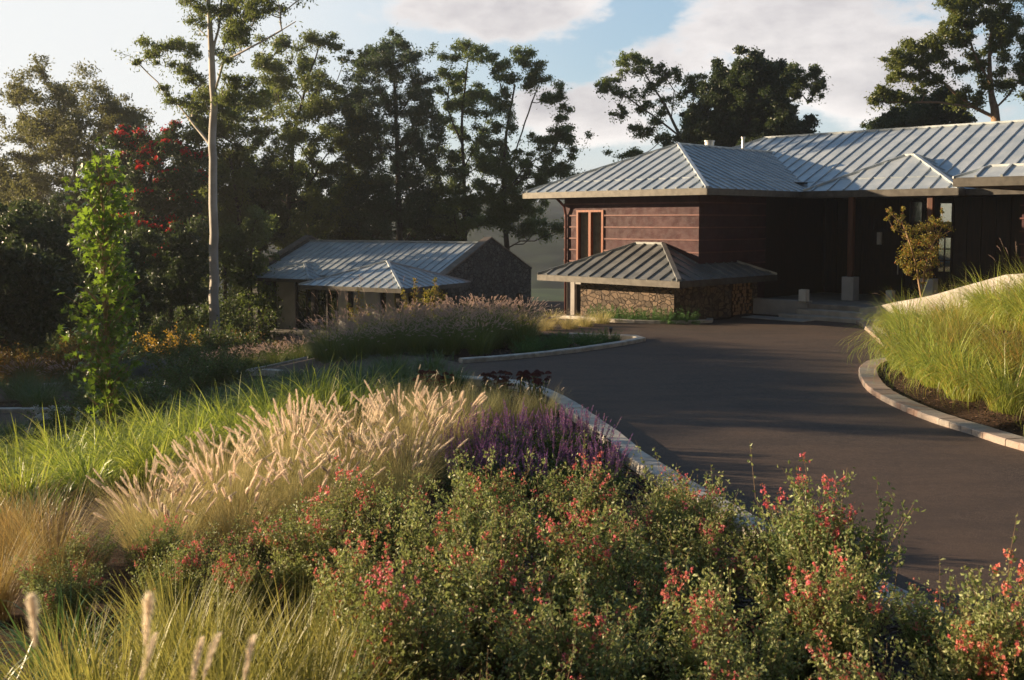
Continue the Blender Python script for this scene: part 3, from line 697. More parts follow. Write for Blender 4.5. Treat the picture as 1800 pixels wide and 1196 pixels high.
# curved retaining wall
L = smooth_line([(x, y) for y, x in WALLX], 6); tops = [lerp_tab(p.y, WALLT) for p in L]; V_ = []; F_ = []
for i, p in enumerate(L):
    d = (L[min(i+1, len(L)-1)]-L[max(i-1, 0)]).normalized(); n = Vector((d.y, -d.x)); q = p+n*.28
    zt_ = tops[i]; V_ += [(p.x, p.y, -.4), (p.x, p.y, zt_-.015), (p.x+n.x*.015, p.y+n.y*.015, zt_), (q.x-n.x*.015, q.y-n.y*.015, zt_), (q.x, q.y, zt_-.015), (q.x, q.y, -.4)]
for i in range(len(L)-1):
    for j in range(5): a_ = i*6+j; F_.append((a_+6, a_+7, a_+1, a_))
F_.append(tuple(range(6))); e_ = (len(L)-1)*6; F_.append(tuple(range(e_+5, e_-1, -1)))
me = bpy.data.meshes.new('retaining_wall'); me.from_pydata(V_, [], F_); me.update()
rw = link('retaining_wall', me, M['render_white']); tag(rw, 'smooth curved white retaining wall sweeping up behind the tall green grass', 'wall')

# bollard lights
def bollard(px, py, z, label, h=.36, w=.26, rz=.785, Y=None):
    d = ray(px, py); t = (z-CAMZ)/d.z; p = Vector((d.x*t, d.y*t, z)) if Y is None else atY(px, py, Y)
    if Y is not None: p.z = z
    e = empty('bollard_light', p, rz, label, 'garden light', 'white box bollard lights')
    b_ = MB()
    for sx in (-1, 1): b_.cbox((sx*w*.28, 0, .02), w*.4, w*.9, h)
    b_.build('diffuser', M['lamp_white'], e, bevel=.008)
    c_ = MB(); c_.cbox((0, 0, 0), w*.14, w*.8, h+.03); c_.cbox((0, 0, -.03), w, w, .045); c_.build('frame', M['steel'], e)
bollard(1413, 531, .52, 'white box light on the end of the low porch wall beside the steps')
bollard(1565, 531, .455, 'white box light on the porch floor left of the crepe myrtle', .34, .24)
p = onground(101, 655); bollard(101, 655, p.z, 'white box light in the shaded garden bed at the left edge of the photo', .42, .2, .3, p.y)
def spot(px, py, label, h=.16, z=None):
    p = onground(px, py) if z is None else atY(px, py, 0); e = empty('garden_spotlight', p, 0, label, 'garden light')
    b_ = MB(); b_.tube([(0, 0, -.02), (0, 0, h)], .012, 8); b_.build('spike', M['black_plastic'], e)
    c_ = MB(); c_.tube([(0, 0, h), (0, -.03, h+.03), (0, -.06, h+.1)], [.035, .045, .05], 12); c_.build('lamp_head', M['black_plastic'], e)
spot(1557, 668, 'small black garden spotlight in the bark mulch inside the curved brick kerb')
spot(1073, 597, 'small black garden spotlight on the tip of the planted island', .2)

# ------------------------------------------------------------------ cottage
CU = Vector((-.8716, .4903, 0)); CG = Vector((.4903, .8716, 0))
Q0 = Vector((-2.96, 46.0, 0))
def PC(a, b, z): q = Q0+CU*a+CG*b; return Vector((q.x, q.y, z))
cot = empty('cottage', PC(5, 4, -2.4), 0, 'low stone and render guest cottage with a grey metal roof below the tall trees', 'house')
def cbx(mb, a0, a1, b0, b1, z0, z1): mb.box(PC(a0, b0, z0), CU*(a1-a0), CG*(b1-b0), Vector((0, 0, z1-z0)))
def cbuild(mb, name, mat, parent=None, **k):
    o = mb.build(name, mat, parent or cot, **k)
    if parent is None: o.location = -Vector(cot.location)
    return o
CL = 11.6; CD = 7.96; CE = .40; CR = 1.95
rs = (CR-CE)/(CD/2)
rf = MB(); f1 = [PC(.3, -.05, CE-.02), PC(CL-.3, -.05, CE-.02), PC(CL-.3, CD/2, CR), PC(.3, CD/2, CR)]
f2 = [PC(.3, CD+.3, CE-.12), PC(CL-.3, CD+.3, CE-.12), PC(CL-.3, CD/2, CR), PC(.3, CD/2, CR)]
rf.poly(f1, [(0, 1, 2, 3)]); rf.poly(f2, [(3, 2, 1, 0)])
cr = cbuild(rf, 'roof', M['zinc']); tag(cr, 'long gabled metal roof of the cottage')
sm = MB(); seams(sm, f1, CU, .46, .05, .04, .5); hipbar(sm, f1[2], f1[3], .25, .07); sm.build('roof_seam', M['zinc'], cr)
def gable(a0, a1, label, wins=()):
    g_ = MB(); zt0 = CE+.12; zr = CR+.22; y0, y1 = -.1, CD+.1
    pr = [(y0, -4.2), (y1, -4.2), (y1, zt0), (CD/2, zr), (y0, zt0)]
    if not wins:
        pts = [PC(a0, b, z) for b, z in pr] + [PC(a1, b, z) for b, z in pr]
        g_.poly(pts, [(4, 3, 2, 1, 0), (5, 6, 7, 8, 9)] + [(i, (i+1) % 5, 5+(i+1) % 5, 5+i) for i in range(5)])
    else:
        zs0, zs1 = wins[0][2], wins[0][3]; cuts = [y0] + [q for w in wins for q in w[:2]] + [y1]
        def top(b): return zt0+(zr-zt0)*(1-abs(b-CD/2)/(CD/2+.1))
        for i in range(0, len(cuts), 2): g_.box(PC(a0, cuts[i], -4.2), CG*(cuts[i+1]-cuts[i]), CU*(a1-a0), Vector((0, 0, zs1+4.2)))
        for w in wins: g_.box(PC(a0, w[0], -4.2), CG*(w[1]-w[0]), CU*(a1-a0), Vector((0, 0, zs0+4.2)))
        pr2 = [(y0, zs1), (y1, zs1), (y1, zt0), (CD/2, zr), (y0, zt0)]
        pts = [PC(a0, b, z) for b, z in pr2] + [PC(a1, b, z) for b, z in pr2]
        g_.poly(pts, [(4, 3, 2, 1, 0), (5, 6, 7, 8, 9)] + [(i, (i+1) % 5, 5+(i+1) % 5, 5+i) for i in range(5)])
    o = cbuild(g_, 'gable_wall', M['bluestone']); tag(o, label)
    c_ = MB()
    for s0, s1 in (((y0-.03, zt0), (CD/2, zr)), ((y1+.03, zt0), (CD/2, zr))):
        A = PC(a0-.04, s0[0], s0[1]+.004); B = PC(a0-.04, s1[0], s1[1]+.004); c_.box(A, B-A, CU*(a1-a0+.08), Vector((0, 0, .07)))
    c_.build('coping', M['concrete_cap'], o)
    for w in wins:
        f_ = MB(); f_.box(PC(a0+.2, w[0], w[2]), CG*(w[1]-w[0]), CU*.05, Vector((0, 0, w[3]-w[2]))); wo_ = cbuild(f_, 'window', M['timber_dark'])
        p_ = MB(); p_.box(PC(a0+.19, w[0]+.07, w[2]+.07), CG*(w[1]-w[0]-.14), CU*.01, Vector((0, 0, w[3]-w[2]-.14))); p_.build('pane', M['glass'], wo_)
simplemat('concrete_cap', (.17, .135, .11), .85, 0, (.24, .20, .17), 3, .3, 40)
gable(0, .35, 'dark stone gable wall of the cottage facing the house', ((2.0, 2.6, -1.75, -.62), (4.9, 5.4, -1.75, -.62), (6.5, 7.0, -1.75, -.62)))
gable(CL-.35, CL, 'far stone gable wall of the cottage among the trees')
bk = MB(); cbx(bk, .36, CL-.36, 2.3, CD, -4, CE); cbuild(bk, 'interior', M['dark_room'])
# front render walls with window and door openings filled by dark timber frames
fw = MB(); 
for a0, a1 in ((.4, 1.2), (1.9, 2.3), (2.75, 3.25), (3.55, 4.0), (4.35, 6.9), (9.7, 10.9)): cbx(fw, a0, a1, .9, 1.1, -4, .35)
for a0, a1, z1 in ((2.3, 2.75, -1.65), (1.2, 1.9, -3.9), (3.25, 3.55, -3.9)): cbx(fw, a0, a1, .9, 1.1, -4, z1)
cbuild(fw, 'wall', M['render_grey'])
for a0, a1, z0, z1, n in ((6.95, 9.65, -2.3, .1, 4), (1.22, 1.88, -2.4, .1, 1), (2.32, 2.73, -1.63, -.55, 1), (3.27, 3.53, -2.4, .1, 1), (4.02, 4.33, -2.4, .1, 1)):
    f_ = MB(); cbx(f_, a0, a1, 1.0, 1.06, z0, z1)
    for i in range(n+1): x = a0+(a1-a0-.09)*i/n; cbx(f_, x, x+.09, .93, .995, z0, z1)
    o = cbuild(f_, 'window' if z0 > -2 else 'door', M['timber_dark'])
    g_ = MB(); cbx(g_, a0+.1, a1-.1, .985, .992, z0+.15, z1-.1); g_.build('pane', M['glass'], o)
tb = MB(); cbx(tb, .4, 11.2, .88, 1.12, -.55 if False else .02, .1); cbuild(tb, 'lintel', M['timber_dark'])
# hipped porch roofs
qa0 = ((Vector((-4.4, 40.8, 0))-Q0)).dot(CU); qb0 = ((Vector((-4.4, 40.8, 0))-Q0)).dot(CG)
por, _f = hip_roof('roof', qa0, qa0+5.35, qb0, qb0+5.2, .30, .12, .36, .46, 'LR', 'a', kick=True, Pf=PC, parent=cot, Uf=CU, Vf=CG, seam_drop=False, sw=.045, sh=.04)
tag(por, 'hipped metal porch roof at the front of the cottage')
po2, _f = hip_roof('roof', 7.0, 10.9, -1.15, 3.3, .24, .08, .34, .46, 'LR', 'b', kick=False, Pf=PC, parent=cot, Uf=CU, Vf=CG, seam_drop=False, sw=.045, sh=.04)
tag(po2, 'small hipped roof above the left windows of the cottage')
for a, b in ((qa0+.45, qb0+.45), (qa0+4.9, qb0+.45), (qa0+2.9, qb0+.4)):
    c_ = MB(); c_.box(PC(a-.09, b-.09, -3.6), CU*.18, CG*.18, Vector((0, 0, 3.75))); cbuild(c_, 'column', M['timber_dark'], bevel=.01)
pl_ = MB(); cbx(pl_, -.5, 11.3, -1.6, .9, -4.5, -2.42); cbuild(pl_, 'terrace', M['paving'])
p0_ = PC(4.2, -5.6, -2.9); pb_ = MB(); A = PC(5.5, -5.7, -3.6); pb_.box(A, CU*2.6, CG*.5, Vector((0, 0, 1.15)))
tr = pb_.build('planter_trough', M['concrete']); tag(tr, 'long low concrete planter trough of white flowers before the cottage', 'planter')

# ------------------------------------------------------------------ trees
leafmat('gum_leaf', (.06, .095, .035), (.14, .185, .06), (.34, .44, .09), .42, .42)
leafmat('gum_leaf_olive', (.055, .09, .03), (.15, .185, .05), (.36, .44, .08), .42, .45)
leafmat('gum_leaf_bright', (.075, .11, .022), (.16, .17, .035), (.35, .38, .06), .34, .42)
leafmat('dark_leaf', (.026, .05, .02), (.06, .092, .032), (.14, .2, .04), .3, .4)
leafmat('hedge_leaf', (.05, .09, .028), (.11, .165, .045), (.22, .3, .05), .3, .45)
leafmat('blue_leaf', (.05, .09, .055), (.10, .145, .085), (.2, .3, .08), .35, .45)
leafmat('hazy_leaf', (.10, .12, .045), (.18, .19, .07), (.34, .34, .10), .4, .5)
leafmat('maple_leaf', (.03, .085, .014), (.12, .21, .03), (.40, .60, .05), .5, .35)
leafmat('yellow_leaf', (.42, .30, .03), (.55, .34, .03), (.7, .45, .05), .45, .5)
leafmat('gold_green_leaf', (.13, .16, .03), (.42, .35, .05), (.45, .45, .06), .42, .45, c3=(.42, .16, .03))
leafmat('red_flower', (.55, .03, .012), (.75, .07, .02), (.8, .1, .04), .3, .5)
simplemat('gum_bark', (.42, .38, .34), .8, 0, (.60, .56, .52), 1.2, .2, 12)
simplemat('dark_bark', (.055, .042, .034), .9, 0, (.10, .08, .065), 4, .5, 14)
simplemat('grey_bark', (.14, .115, .095), .9, 0, (.23, .19, .16), 4, .4, 14)
simplemat('warm_bark', (.28, .17, .09), .8, 0, (.38, .25, .15), 6, .3, 20)

def leafcloud(C, L, Wd, rg, droop=0.0, fold=0.25, orient=None):
    """diamond leaves with a slight fold at centres C (n,3)"""
    n = len(C); d = rg.normal(0, 1, (n, 3)); d[:, 2] -= droop*1.2
    if orient is not None: d = d*.6 + orient
    d /= np.linalg.norm(d, axis=1, keepdims=True)+1e-9
    s = np.cross(d, rg.normal(0, 1, (n, 3))); s /= np.linalg.norm(s, axis=1, keepdims=True)+1e-9
    nn = np.cross(d, s); l = (L*rg.uniform(.6, 1.25, n))[:, None]; w = (Wd*rg.uniform(.7, 1.2, n))[:, None]
    V = np.stack([C-d*l*.5, C-d*l*.02+s*w*.5+nn*w*fold, C+d*l*.5, C-d*l*.02-s*w*.5+nn*w*fold], 1)
    return V.reshape(-1, 3)
def quads(n): return np.arange(4*n).reshape(n, 4)
def tubes_np(paths, n=5):
    """paths: list of (points (k,3), radii (k,)) -> V, F"""
    V = []; F = []; base = 0
    ang = np.arange(n)*2*np.pi/n; ca = np.cos(ang); sa = np.sin(ang)
    for pts, rad in paths:
        pts = np.asarray(pts, float); k = len(pts)
        d = np.gradient(pts, axis=0); d /= np.linalg.norm(d, axis=1, keepdims=True)+1e-9
        ref = np.array([.31, .92, .17]) if abs(d[0] @ np.array([.31, .92, .17])) < .9 else np.array([1., 0, 0])
        x = np.cross(d, ref); x /= np.linalg.norm(x, axis=1, keepdims=True)+1e-9; y = np.cross(d, x)
        r = np.asarray(rad, float)[:, None, None]
        V.append((pts[:, None, :] + (x[:, None, :]*ca[None, :, None] + y[:, None, :]*sa[None, :, None])*r).reshape(-1, 3))
        i, j = np.meshgrid(np.arange(k-1), np.arange(n), indexing='ij'); a = base+i*n+j; b = base+i*n+(j+1) % n
        F.append(np.stack([a, b, b+n, a+n], -1).reshape(-1, 4)); base += k*n
    return np.concatenate(V), np.concatenate(F)
def in_poly_px(poly):
    xs = [p[0] for p in poly]; ys = [p[1] for p in poly]
    while True:
        x = random.uniform(min(xs), max(xs)); y = random.uniform(min(ys), max(ys))
        if inside2((x, y), poly): return x, y
def fill(poly, n, r, depth=None, rv=.35, mind=.75, flat=.75):
    """clumps spread evenly inside an outline measured in the photograph, with real depth"""
    out = []; tries = 0; xs = [p[0] for p in poly]; wpx = (max(xs)-min(xs))/2; mx = (max(xs)+min(xs))/2
    while len(out) < n and tries < n*60:
        tries += 1; x, y = in_poly_px(poly); rr = r*random.uniform(1-rv, 1+rv)
        if any((x-a)**2+(y-b)**2 < (mind*(rr+c)*.5*(1-tries/(n*60)))**2*1.6 for a, b, c, *_ in out): continue
        dd = math.sqrt(max(0.05, 1-((x-mx)/wpx)**2)); dep = random.uniform(-1, 1)*dd*wpx
        out.append((x, y, rr, rr*flat, dep))
    return out
def grow(trunks, clumps, rg, tip=.012, sag=.12):
    """skeleton that reaches every clump: returns list of branch paths with radii"""
    nodes = []; par = []; load = []; fixed = []
    for tr in trunks:
        prev = -1
        pts = tr['pts']; start = tr.get('from')
        if start is not None:
            prev = int(np.argmin([np.linalg.norm(np.array(q)-pts[0][0]) for q in nodes]))
        for i in range(len(pts)-1):
            a, ra = pts[i]; b, rb_ = pts[i+1]; k = max(2, int(np.linalg.norm(b-a)/.6))
            for t in range(k):
                u = t/k; w = (0 if i == 0 and t == 0 else 1)*min(np.linalg.norm(b-a), 2.0)*.010
                nodes.append(a+(b-a)*u+rg.normal(0, 1, 3)*w*np.array([1, 1, 0])); par.append(prev); fixed.append(ra+(rb_-ra)*u); prev = len(nodes)-1
        nodes.append(pts[-1][0]); par.append(prev); fixed.append(pts[-1][1])
    nt_ = len(nodes)
    order = sorted(range(len(clumps)), key=lambda i: min(np.linalg.norm(clumps[i][0]-q) for q in nodes[:nt_]))
    ends = []
    for ci in order:
        c, r = clumps[ci]; N = np.array(nodes); dv = c-N; dist = np.linalg.norm(dv, axis=1)
        cost = dist + np.maximum(0, .45*dist-dv[:, 2])*1.6
        k = int(np.argmin(cost)); a = N[k]; L = dist[k]; m = max(3, int(L/.45))
        e = c - np.array([0, 0, r*.25]); side = rg.normal(0, 1, 3)*L*.07
        prev = k
        for t in range(1, m+1):
            u = t/m; p = a+(e-a)*u + side*math.sin(u*math.pi) + np.array([0, 0, -L*sag*math.sin(u*math.pi)]) + rg.normal(0, .02*L/ m**.5, 3)
            nodes.append(p); par.append(prev); fixed.append(0); prev = len(nodes)-1
        ends.append((prev, ci))
    n = len(nodes); cnt = np.zeros(n)
    for e, ci in ends: cnt[e] += 1
    for i in range(n-1, -1, -1):
        if par[i] >= 0 and i > par[i]: cnt[par[i]] += cnt[i]
    rad = np.maximum(tip*np.maximum(cnt, .6)**.52, fixed)
    kids = [[] for _ in range(n)]
    for i in range(n):
        if par[i] >= 0: kids[par[i]].append(i)
    paths = []
    stack = [i for i in range(n) if par[i] < 0]
    while stack:
        s = stack.pop(); P_ = [nodes[s]]; R_ = [rad[s]]
        if par[s] >= 0: P_ = [nodes[par[s]]]+P_; R_ = [min(rad[s]*1.2, rad[par[s]])]+R_
        cur = s
        while kids[cur]:
            ks = sorted(kids[cur], key=lambda q: -rad[q]); stack += ks[1:]; cur = ks[0]; P_.append(nodes[cur]); R_.append(rad[cur])
        if len(P_) > 1: paths.append((np.array(P_), np.array(R_)))
    return paths
NT = [0]
def tree(name, label, cat, Y, trunks, clumps, leaf='gum_leaf', bark='dark_bark', L=.26, Wd=.10, dens=1.0, droop=.5, tip=.02, group=None, flowers=None, twigs=6, base=None, sub=.42, fl=None, split=4):
    """trunks: lists of (px,py,radius m); clumps: (px,py,rx_px,rz_px,depth_px), all measured in the photo at distance Y"""
    NT[0] += 1; rg = np.random.default_rng(100+NT[0]); k = Y/FPX
    if split: tip *= .5
    T = []
    for i, tr in enumerate(trunks):
        pts = [(np.array(atY(x, y, Y+(q[0] if q else 0))), r*(.85 if i == 0 else .5)) for x, y, r, *q in tr]
        if i == 0:
            p = pts[0][0].copy(); p[2] = min(H(p[0], p[1]), p[2])-.15; pts = [(p, pts[0][1]*1.25)] + pts; org = p
        T.append({'pts': pts, 'from': None if i == 0 else 1})
    C = []
    for (x, y, rx, rz, dp) in clumps:
        c = np.array(atY(x, y, Y)); c[1] += dp*k; C.append((c, rx*k*1.08, rz*k*1.35))
    if split:
        C2 = []
        for c, rx, rz in C:
            for _ in range(split): C2.append((c+rg.normal(0, 1, 3)*np.array([rx*.68, rx*.68, rz*.6]), rx*rg.uniform(.38, .66), rz*rg.uniform(.38, .66)))
        C = C2
    e = empty(name, tuple(org+np.array([0, 0, .15])), 0, label, cat, group); o0 = np.array(e.location)
    paths = grow(T, [(c, r) for c, r, _ in C], rg, tip)
    leafC = []; tw = []; fc = []
    for c, rx, rz in C:
        m = max(6, int(20*dens)) ; q = rg.normal(0, 1, (m, 3)); q /= np.linalg.norm(q, axis=1, keepdims=True); q *= rg.uniform(.35, 1, (m, 1))**.5
        q[:, 2] = np.where(q[:, 2] < -.2, q[:, 2]*.55, q[:, 2]); S_ = c + q*np.array([rx, rx, rz])
        for s in S_[:twigs]:
            st = c-np.array([0, 0, rz*.3]); mid = (st+s)/2+rg.normal(0, .08*rx, 3); tw.append((np.array([st, mid, s]), np.array([tip*.7, tip*.5, tip*.3])))
        nl = int(max(4, dens*40*(rx/.5)**1.7*(.2/L)**1.2)); sg = sub*rx
        A = np.repeat(S_, nl, 0); A = A + rg.normal(0, 1, A.shape)*np.array([sg, sg, sg*.75])
        leafC.append(A)
        if flowers and rg.random() < flowers[1]: fc.append(c+rg.normal(0, 1, (60, 3))*np.array([rx*.5, rx*.5, rz*.28])+np.array([0, 0, rz*.7]))
    for p_, r_ in paths:
        thin = np.asarray(r_) < tip*2.6; q_ = np.asarray(p_)[thin]
        if split and len(q_): leafC.append(np.repeat(q_, 9, 0)+rg.normal(0, .2, (len(q_)*9, 3)))
    LC = np.concatenate(leafC)-o0
    link('crown', npmesh('crown', leafcloud(LC, L*.85, Wd*.85, rg, droop), quads(len(LC))), M[leaf], e)
    V, F = tubes_np([(p-o0, r) for p, r in paths], 7); 
    V2, F2 = tubes_np([(p-o0, r) for p, r in tw], 3)
    link('trunk', npmesh('trunk', np.concatenate([V, V2]), np.concatenate([F, F2+len(V)]), True), M[bark], e)
    if fc:
        FC = np.concatenate(fc)-o0; link('blossom', npmesh('blossom', leafcloud(FC, .2, .13, rg), quads(len(FC))), M[flowers[0]], e)
    return e
BG = None
# tall pale gum that leaves the frame
tree('gum_tree', 'tallest tree, a gum with a smooth pale trunk rising past the top edge', 'tree', 45,
  [[(376, 520, .25), (375, 330, .215), (374, 180, .19), (372, 90, .16), (366, 20, .11), (362, -60, .07)],
   [(374, 95, .12), (384, 50, .10), (392, -20, .08), (396, -70, .05)],
   [(378, 160, .10), (392, 108, .09, -1), (425, 92, .08, -2), (470, 68, .06, -2.5), (520, 38, .04, -3)],
   [(376, 265, .10), (345, 225, .09, 1), (318, 190, .075, 1.5), (290, 160, .06, 2), (262, 130, .05, 2.5), (232, 100, .03, 3), (205, 92, .02, 3)],
   [(338, 205, .05, 1.5), (340, 160, .045, 1), (368, 136, .03, 1)], [(374, 75, .06), (350, 52, .05, 1), (334, 20, .04, 1)]],
  [(252, 74, 17, 8, 60), (278, 70, 17, 7, 75), (305, 74, 15, 7, 40), (328, 82, 12, 7, 40), (298, 112, 15, 9, 60), (322, 118, 14, 9, 30), (336, 134, 11, 10, 45), (274, 153, 8, 5, 60),
   (300, 170, 14, 7, 40), (322, 172, 13, 8, 60), (352, 176, 16, 10, 20), (206, 95, 6, 3, 100), (236, 82, 10, 6, 90), (352, 12, 18, 9, 20), (370, 22, 16, 9, -30), (343, 38, 12, 9, 30), (400, 14, 22, 11, -20), (402, 45, 16, 11, 10),
   (432, 62, 20, 9, -60), (424, 28, 20, 10, -20), (455, 35, 18, 10, -70), (470, 12, 20, 10, -60), (500, 30, 15, 8, -90), (530, 12, 20, 7, -110), (560, 8, 10, 5, -110), (395, 68, 15, 8, 20), (448, 70, 18, 8, -70), (420, 152, 13, 7, -40),
   (450, 150, 22, 8, -20), (392, 180, 22, 12, -20), (372, 190, 18, 12, 20), (345, -25, 20, 12, 10), (385, -35, 24, 12, 0), (430, -20, 24, 12, -30), (480, -20, 24, 12, -60), (540, -18, 22, 10, -80), (415, 110, 8, 6, -50), (440, 175, 16, 8, -20), (390, 85, 12, 8, 20)],
  'gum_leaf_olive', 'gum_bark', .22, .07, .85, .7, .016, sub=.4)
tree('broad_tree', 'broad hazy olive tree with a domed crown at the far left', 'tree', 60, [[(150, 520, .3), (140, 430, .25), (135, 330, .15), (130, 250, .08)], [(140, 440, .16), (80, 370, .1), (40, 320, .06)], [(140, 420, .16), (190, 350, .1), (215, 280, .06)]],
  fill([(32, 220), (58, 170), (125, 136), (185, 150), (212, 180), (258, 228), (255, 330), (245, 440), (150, 455), (60, 420), (-20, 400), (-25, 300), (15, 262)], 150, 19, rv=.4, mind=.55), 'hazy_leaf', 'grey_bark', .24, .10, .62, .3, .022)
tree('flame_tree', 'dark tree dotted with scarlet flower clusters left of the pale gum trunk', 'tree', 50, [[(246, 500, .2), (244, 400, .16), (262, 320, .1), (280, 250, .06)], [(244, 420, .09), (300, 370, .06), (330, 330, .04)]],
  fill([(212, 240), (285, 225), (318, 262), (352, 330), (345, 440), (300, 480), (225, 470), (205, 400), (200, 300)], 50, 16, mind=.8), 'dark_leaf', 'dark_bark', .24, .12, .85, .3, .02, flowers=('red_flower', .5))
tree('gum_tree', 'bushy tree close behind the pale gum trunk, gold-green at its top', 'tree', 55, [[(425, 500, .17), (420, 380, .13), (405, 280, .08)]],
  fill([(322, 215), (350, 190), (420, 190), (450, 250), (440, 330), (430, 430), (340, 440), (325, 300)], 36, 18, mind=.8), 'gum_leaf_olive', 'dark_bark', .25, .11, .8, .4, .02)
tree('gum_tree', 'dark tall gum left of the pointed tree, with small gold-lit domes at its top', 'tree', 62, [[(505, 450, .2), (508, 320, .16), (520, 220, .12), (540, 140, .08), (560, 85, .05)], [(515, 250, .08), (490, 180, .06), (485, 120, .04)]],
  fill([(455, 130), (480, 88), (520, 95), (560, 130), (600, 150), (638, 180), (640, 300), (610, 420), (500, 425), (430, 400), (405, 340), (430, 220)], 66, 18, mind=.95) + [(560, 66, 18, 8, 0), (580, 76, 14, 8, 5), (545, 72, 12, 6, 0), (622, 100, 14, 7, 10), (632, 120, 10, 8, 0), (500, 80, 16, 8, 0), (470, 110, 14, 8, 0)],
  'gum_leaf_olive', 'dark_bark', .25, .10, .8, .4, .018)
tree('silky_oak', 'tall dense tree with a pointed top in the middle of the tree line', 'tree', 61, [[(703, 470, .26), (700, 330, .2), (696, 200, .13), (691, 90, .05)]],
  fill([(690, 58), (712, 80), (742, 118), (765, 172), (772, 260), (748, 335), (735, 410), (650, 425), (612, 370), (600, 255), (608, 165), (640, 105)], 100, 16, mind=.8, flat=1.0) + [(691, 62, 7, 7, 0), (705, 82, 12, 10, 0), (725, 100, 10, 9, 0), (660, 95, 9, 8, 0), (675, 85, 10, 8, 0)], 'blue_leaf', 'dark_bark', .24, .08, .75, .2, .016)
tree('gum_tree', 'slim gum with a narrow open crown between the pointed tree and the house-side gum', 'tree', 63, [[(818, 450, .18), (815, 320, .14), (812, 200, .09), (822, 110, .05)], [(814, 260, .06), (785, 190, .04), (790, 130, .03)], [(814, 300, .07), (850, 230, .05), (862, 180, .03)]],
  [(800, 88, 14, 8, 0), (822, 82, 16, 8, 5), (846, 88, 12, 7, 0), (862, 102, 10, 6, 8), (788, 100, 12, 7, -5)] + fill([(778, 120), (860, 110), (872, 160), (850, 200), (862, 250), (890, 330), (872, 400), (790, 420), (750, 370), (770, 300), (762, 260), (775, 200)], 50, 14, mind=.95, flat=.6), 'gum_leaf', 'dark_bark', .22, .09, .8, .5, .016)
tree('gum_tree', 'gum with layered spreading crowns standing just left of the house roof', 'tree', 60, [[(893, 470, .2), (888, 380, .17), (884, 300, .14), (892, 220, .09), (905, 150, .06)], [(886, 320, .09), (912, 250, .07), (935, 180, .05), (950, 140, .03)], [(890, 340, .08), (925, 290, .06), (975, 265, .04)], [(893, 436, .08), (915, 424, .07, -1), (940, 424, .06, -2), (975, 408, .04, -3)]],
  [(895, 105, 17, 8, 0), (920, 108, 17, 8, 5), (945, 125, 15, 8, 10), (965, 145, 14, 8, 0), (980, 165, 12, 8, 5), (880, 130, 12, 9, 0), (905, 140, 14, 9, -10), (955, 175, 15, 8, 0), (985, 190, 12, 7, 5), (985, 210, 12, 6, 0), (930, 150, 13, 8, 0), (880, 160, 10, 8, 0),
   (985, 232, 18, 8, 0), (1008, 248, 15, 9, 10), (1012, 268, 10, 8, 5), (960, 240, 16, 8, -10), (935, 248, 15, 7, 0), (975, 275, 18, 9, 0), (995, 300, 20, 8, 0), (960, 300, 18, 9, 10), (925, 285, 16, 8, 0), (1015, 308, 12, 5, 0)] +
  fill([(872, 180), (900, 200), (900, 260), (950, 310), (935, 370), (990, 365), (985, 400), (940, 415), (870, 400), (845, 340), (865, 260)], 34, 14, mind=.9, flat=.6), 'gum_leaf', 'dark_bark', .22, .09, .85, .5, .016)
tree('gum_tree', 'sparse gum with small scattered leaf tufts behind the wing roof', 'tree', 58, [[(1215, 300, .16), (1195, 240, .11), (1172, 190, .08), (1140, 140, .05), (1120, 110, .03)], [(1195, 240, .07), (1150, 205, .05), (1100, 170, .03), (1060, 155, .02)], [(1180, 210, .06), (1185, 160, .05), (1170, 135, .02)], [(1200, 245, .06), (1214, 200, .05), (1225, 150, .03)]],
  [(1112, 100, 13, 8, 0), (1128, 108, 12, 7, 10), (1098, 112, 10, 7, 0), (1060, 152, 11, 6, 0), (1080, 145, 12, 6, 5), (1095, 160, 10, 6, 0), (1112, 130, 12, 7, -10), (1120, 168, 14, 7, 0), (1140, 125, 10, 6, 0), (1158, 120, 9, 6, 0), (1172, 130, 11, 7, 5), (1190, 128, 9, 6, 0), (1150, 150, 11, 7, 5), (1165, 188, 13, 7, 0), (1186, 175, 11, 7, 0), (1100, 190, 7, 10, 0), (1090, 205, 6, 7, 0),
   (1205, 145, 11, 7, 0), (1222, 136, 10, 6, 0), (1212, 160, 10, 7, 0), (1232, 150, 7, 5, 0), (1205, 205, 12, 9, 0), (1115, 218, 11, 8, 0), (1135, 238, 13, 8, 0), (1150, 215, 10, 7, 0), (1175, 245, 13, 8, 0), (1105, 272, 14, 7, 0), (1122, 268, 10, 6, 0), (1130, 190, 11, 7, 0), (1200, 228, 12, 8, 0)], 'gum_leaf', 'grey_bark', .22, .09, .8, .5, .016)
tree('fig_tree', 'dense rounded dark green tree directly above the wing roof', 'tree', 56, [[(1320, 300, .25), (1318, 220, .18), (1310, 160, .1)]],
  fill([(1240, 190), (1262, 140), (1298, 112), (1345, 122), (1375, 150), (1385, 200), (1415, 245), (1405, 268), (1225, 268), (1205, 235)], 100, 17, mind=.6, flat=.9) + [(1215, 195, 8, 6, 0), (1212, 250, 18, 10, 0), (1190, 255, 14, 9, 0)], 'dark_leaf', 'dark_bark', .22, .12, 1.2, .2, .02)
tree('gum_tree', 'small gum with a bent limb leaning out right of the dense rounded tree', 'tree', 60, [[(1350, 260, .12), (1368, 200, .08), (1385, 180, .06), (1412, 168, .04)]],
  [(1372, 128, 12, 7, 0), (1388, 122, 14, 8, 5), (1408, 130, 12, 8, 0), (1425, 122, 13, 7, 0), (1436, 140, 9, 8, 0), (1440, 158, 8, 9, 0), (1422, 150, 11, 8, 5), (1395, 148, 12, 8, 0), (1375, 150, 10, 8, 0), (1405, 165, 11, 6, 0), (1430, 172, 7, 5, 0), (1380, 168, 9, 6, 0)], 'gum_leaf', 'dark_bark', .22, .09, .9, .5, .016)
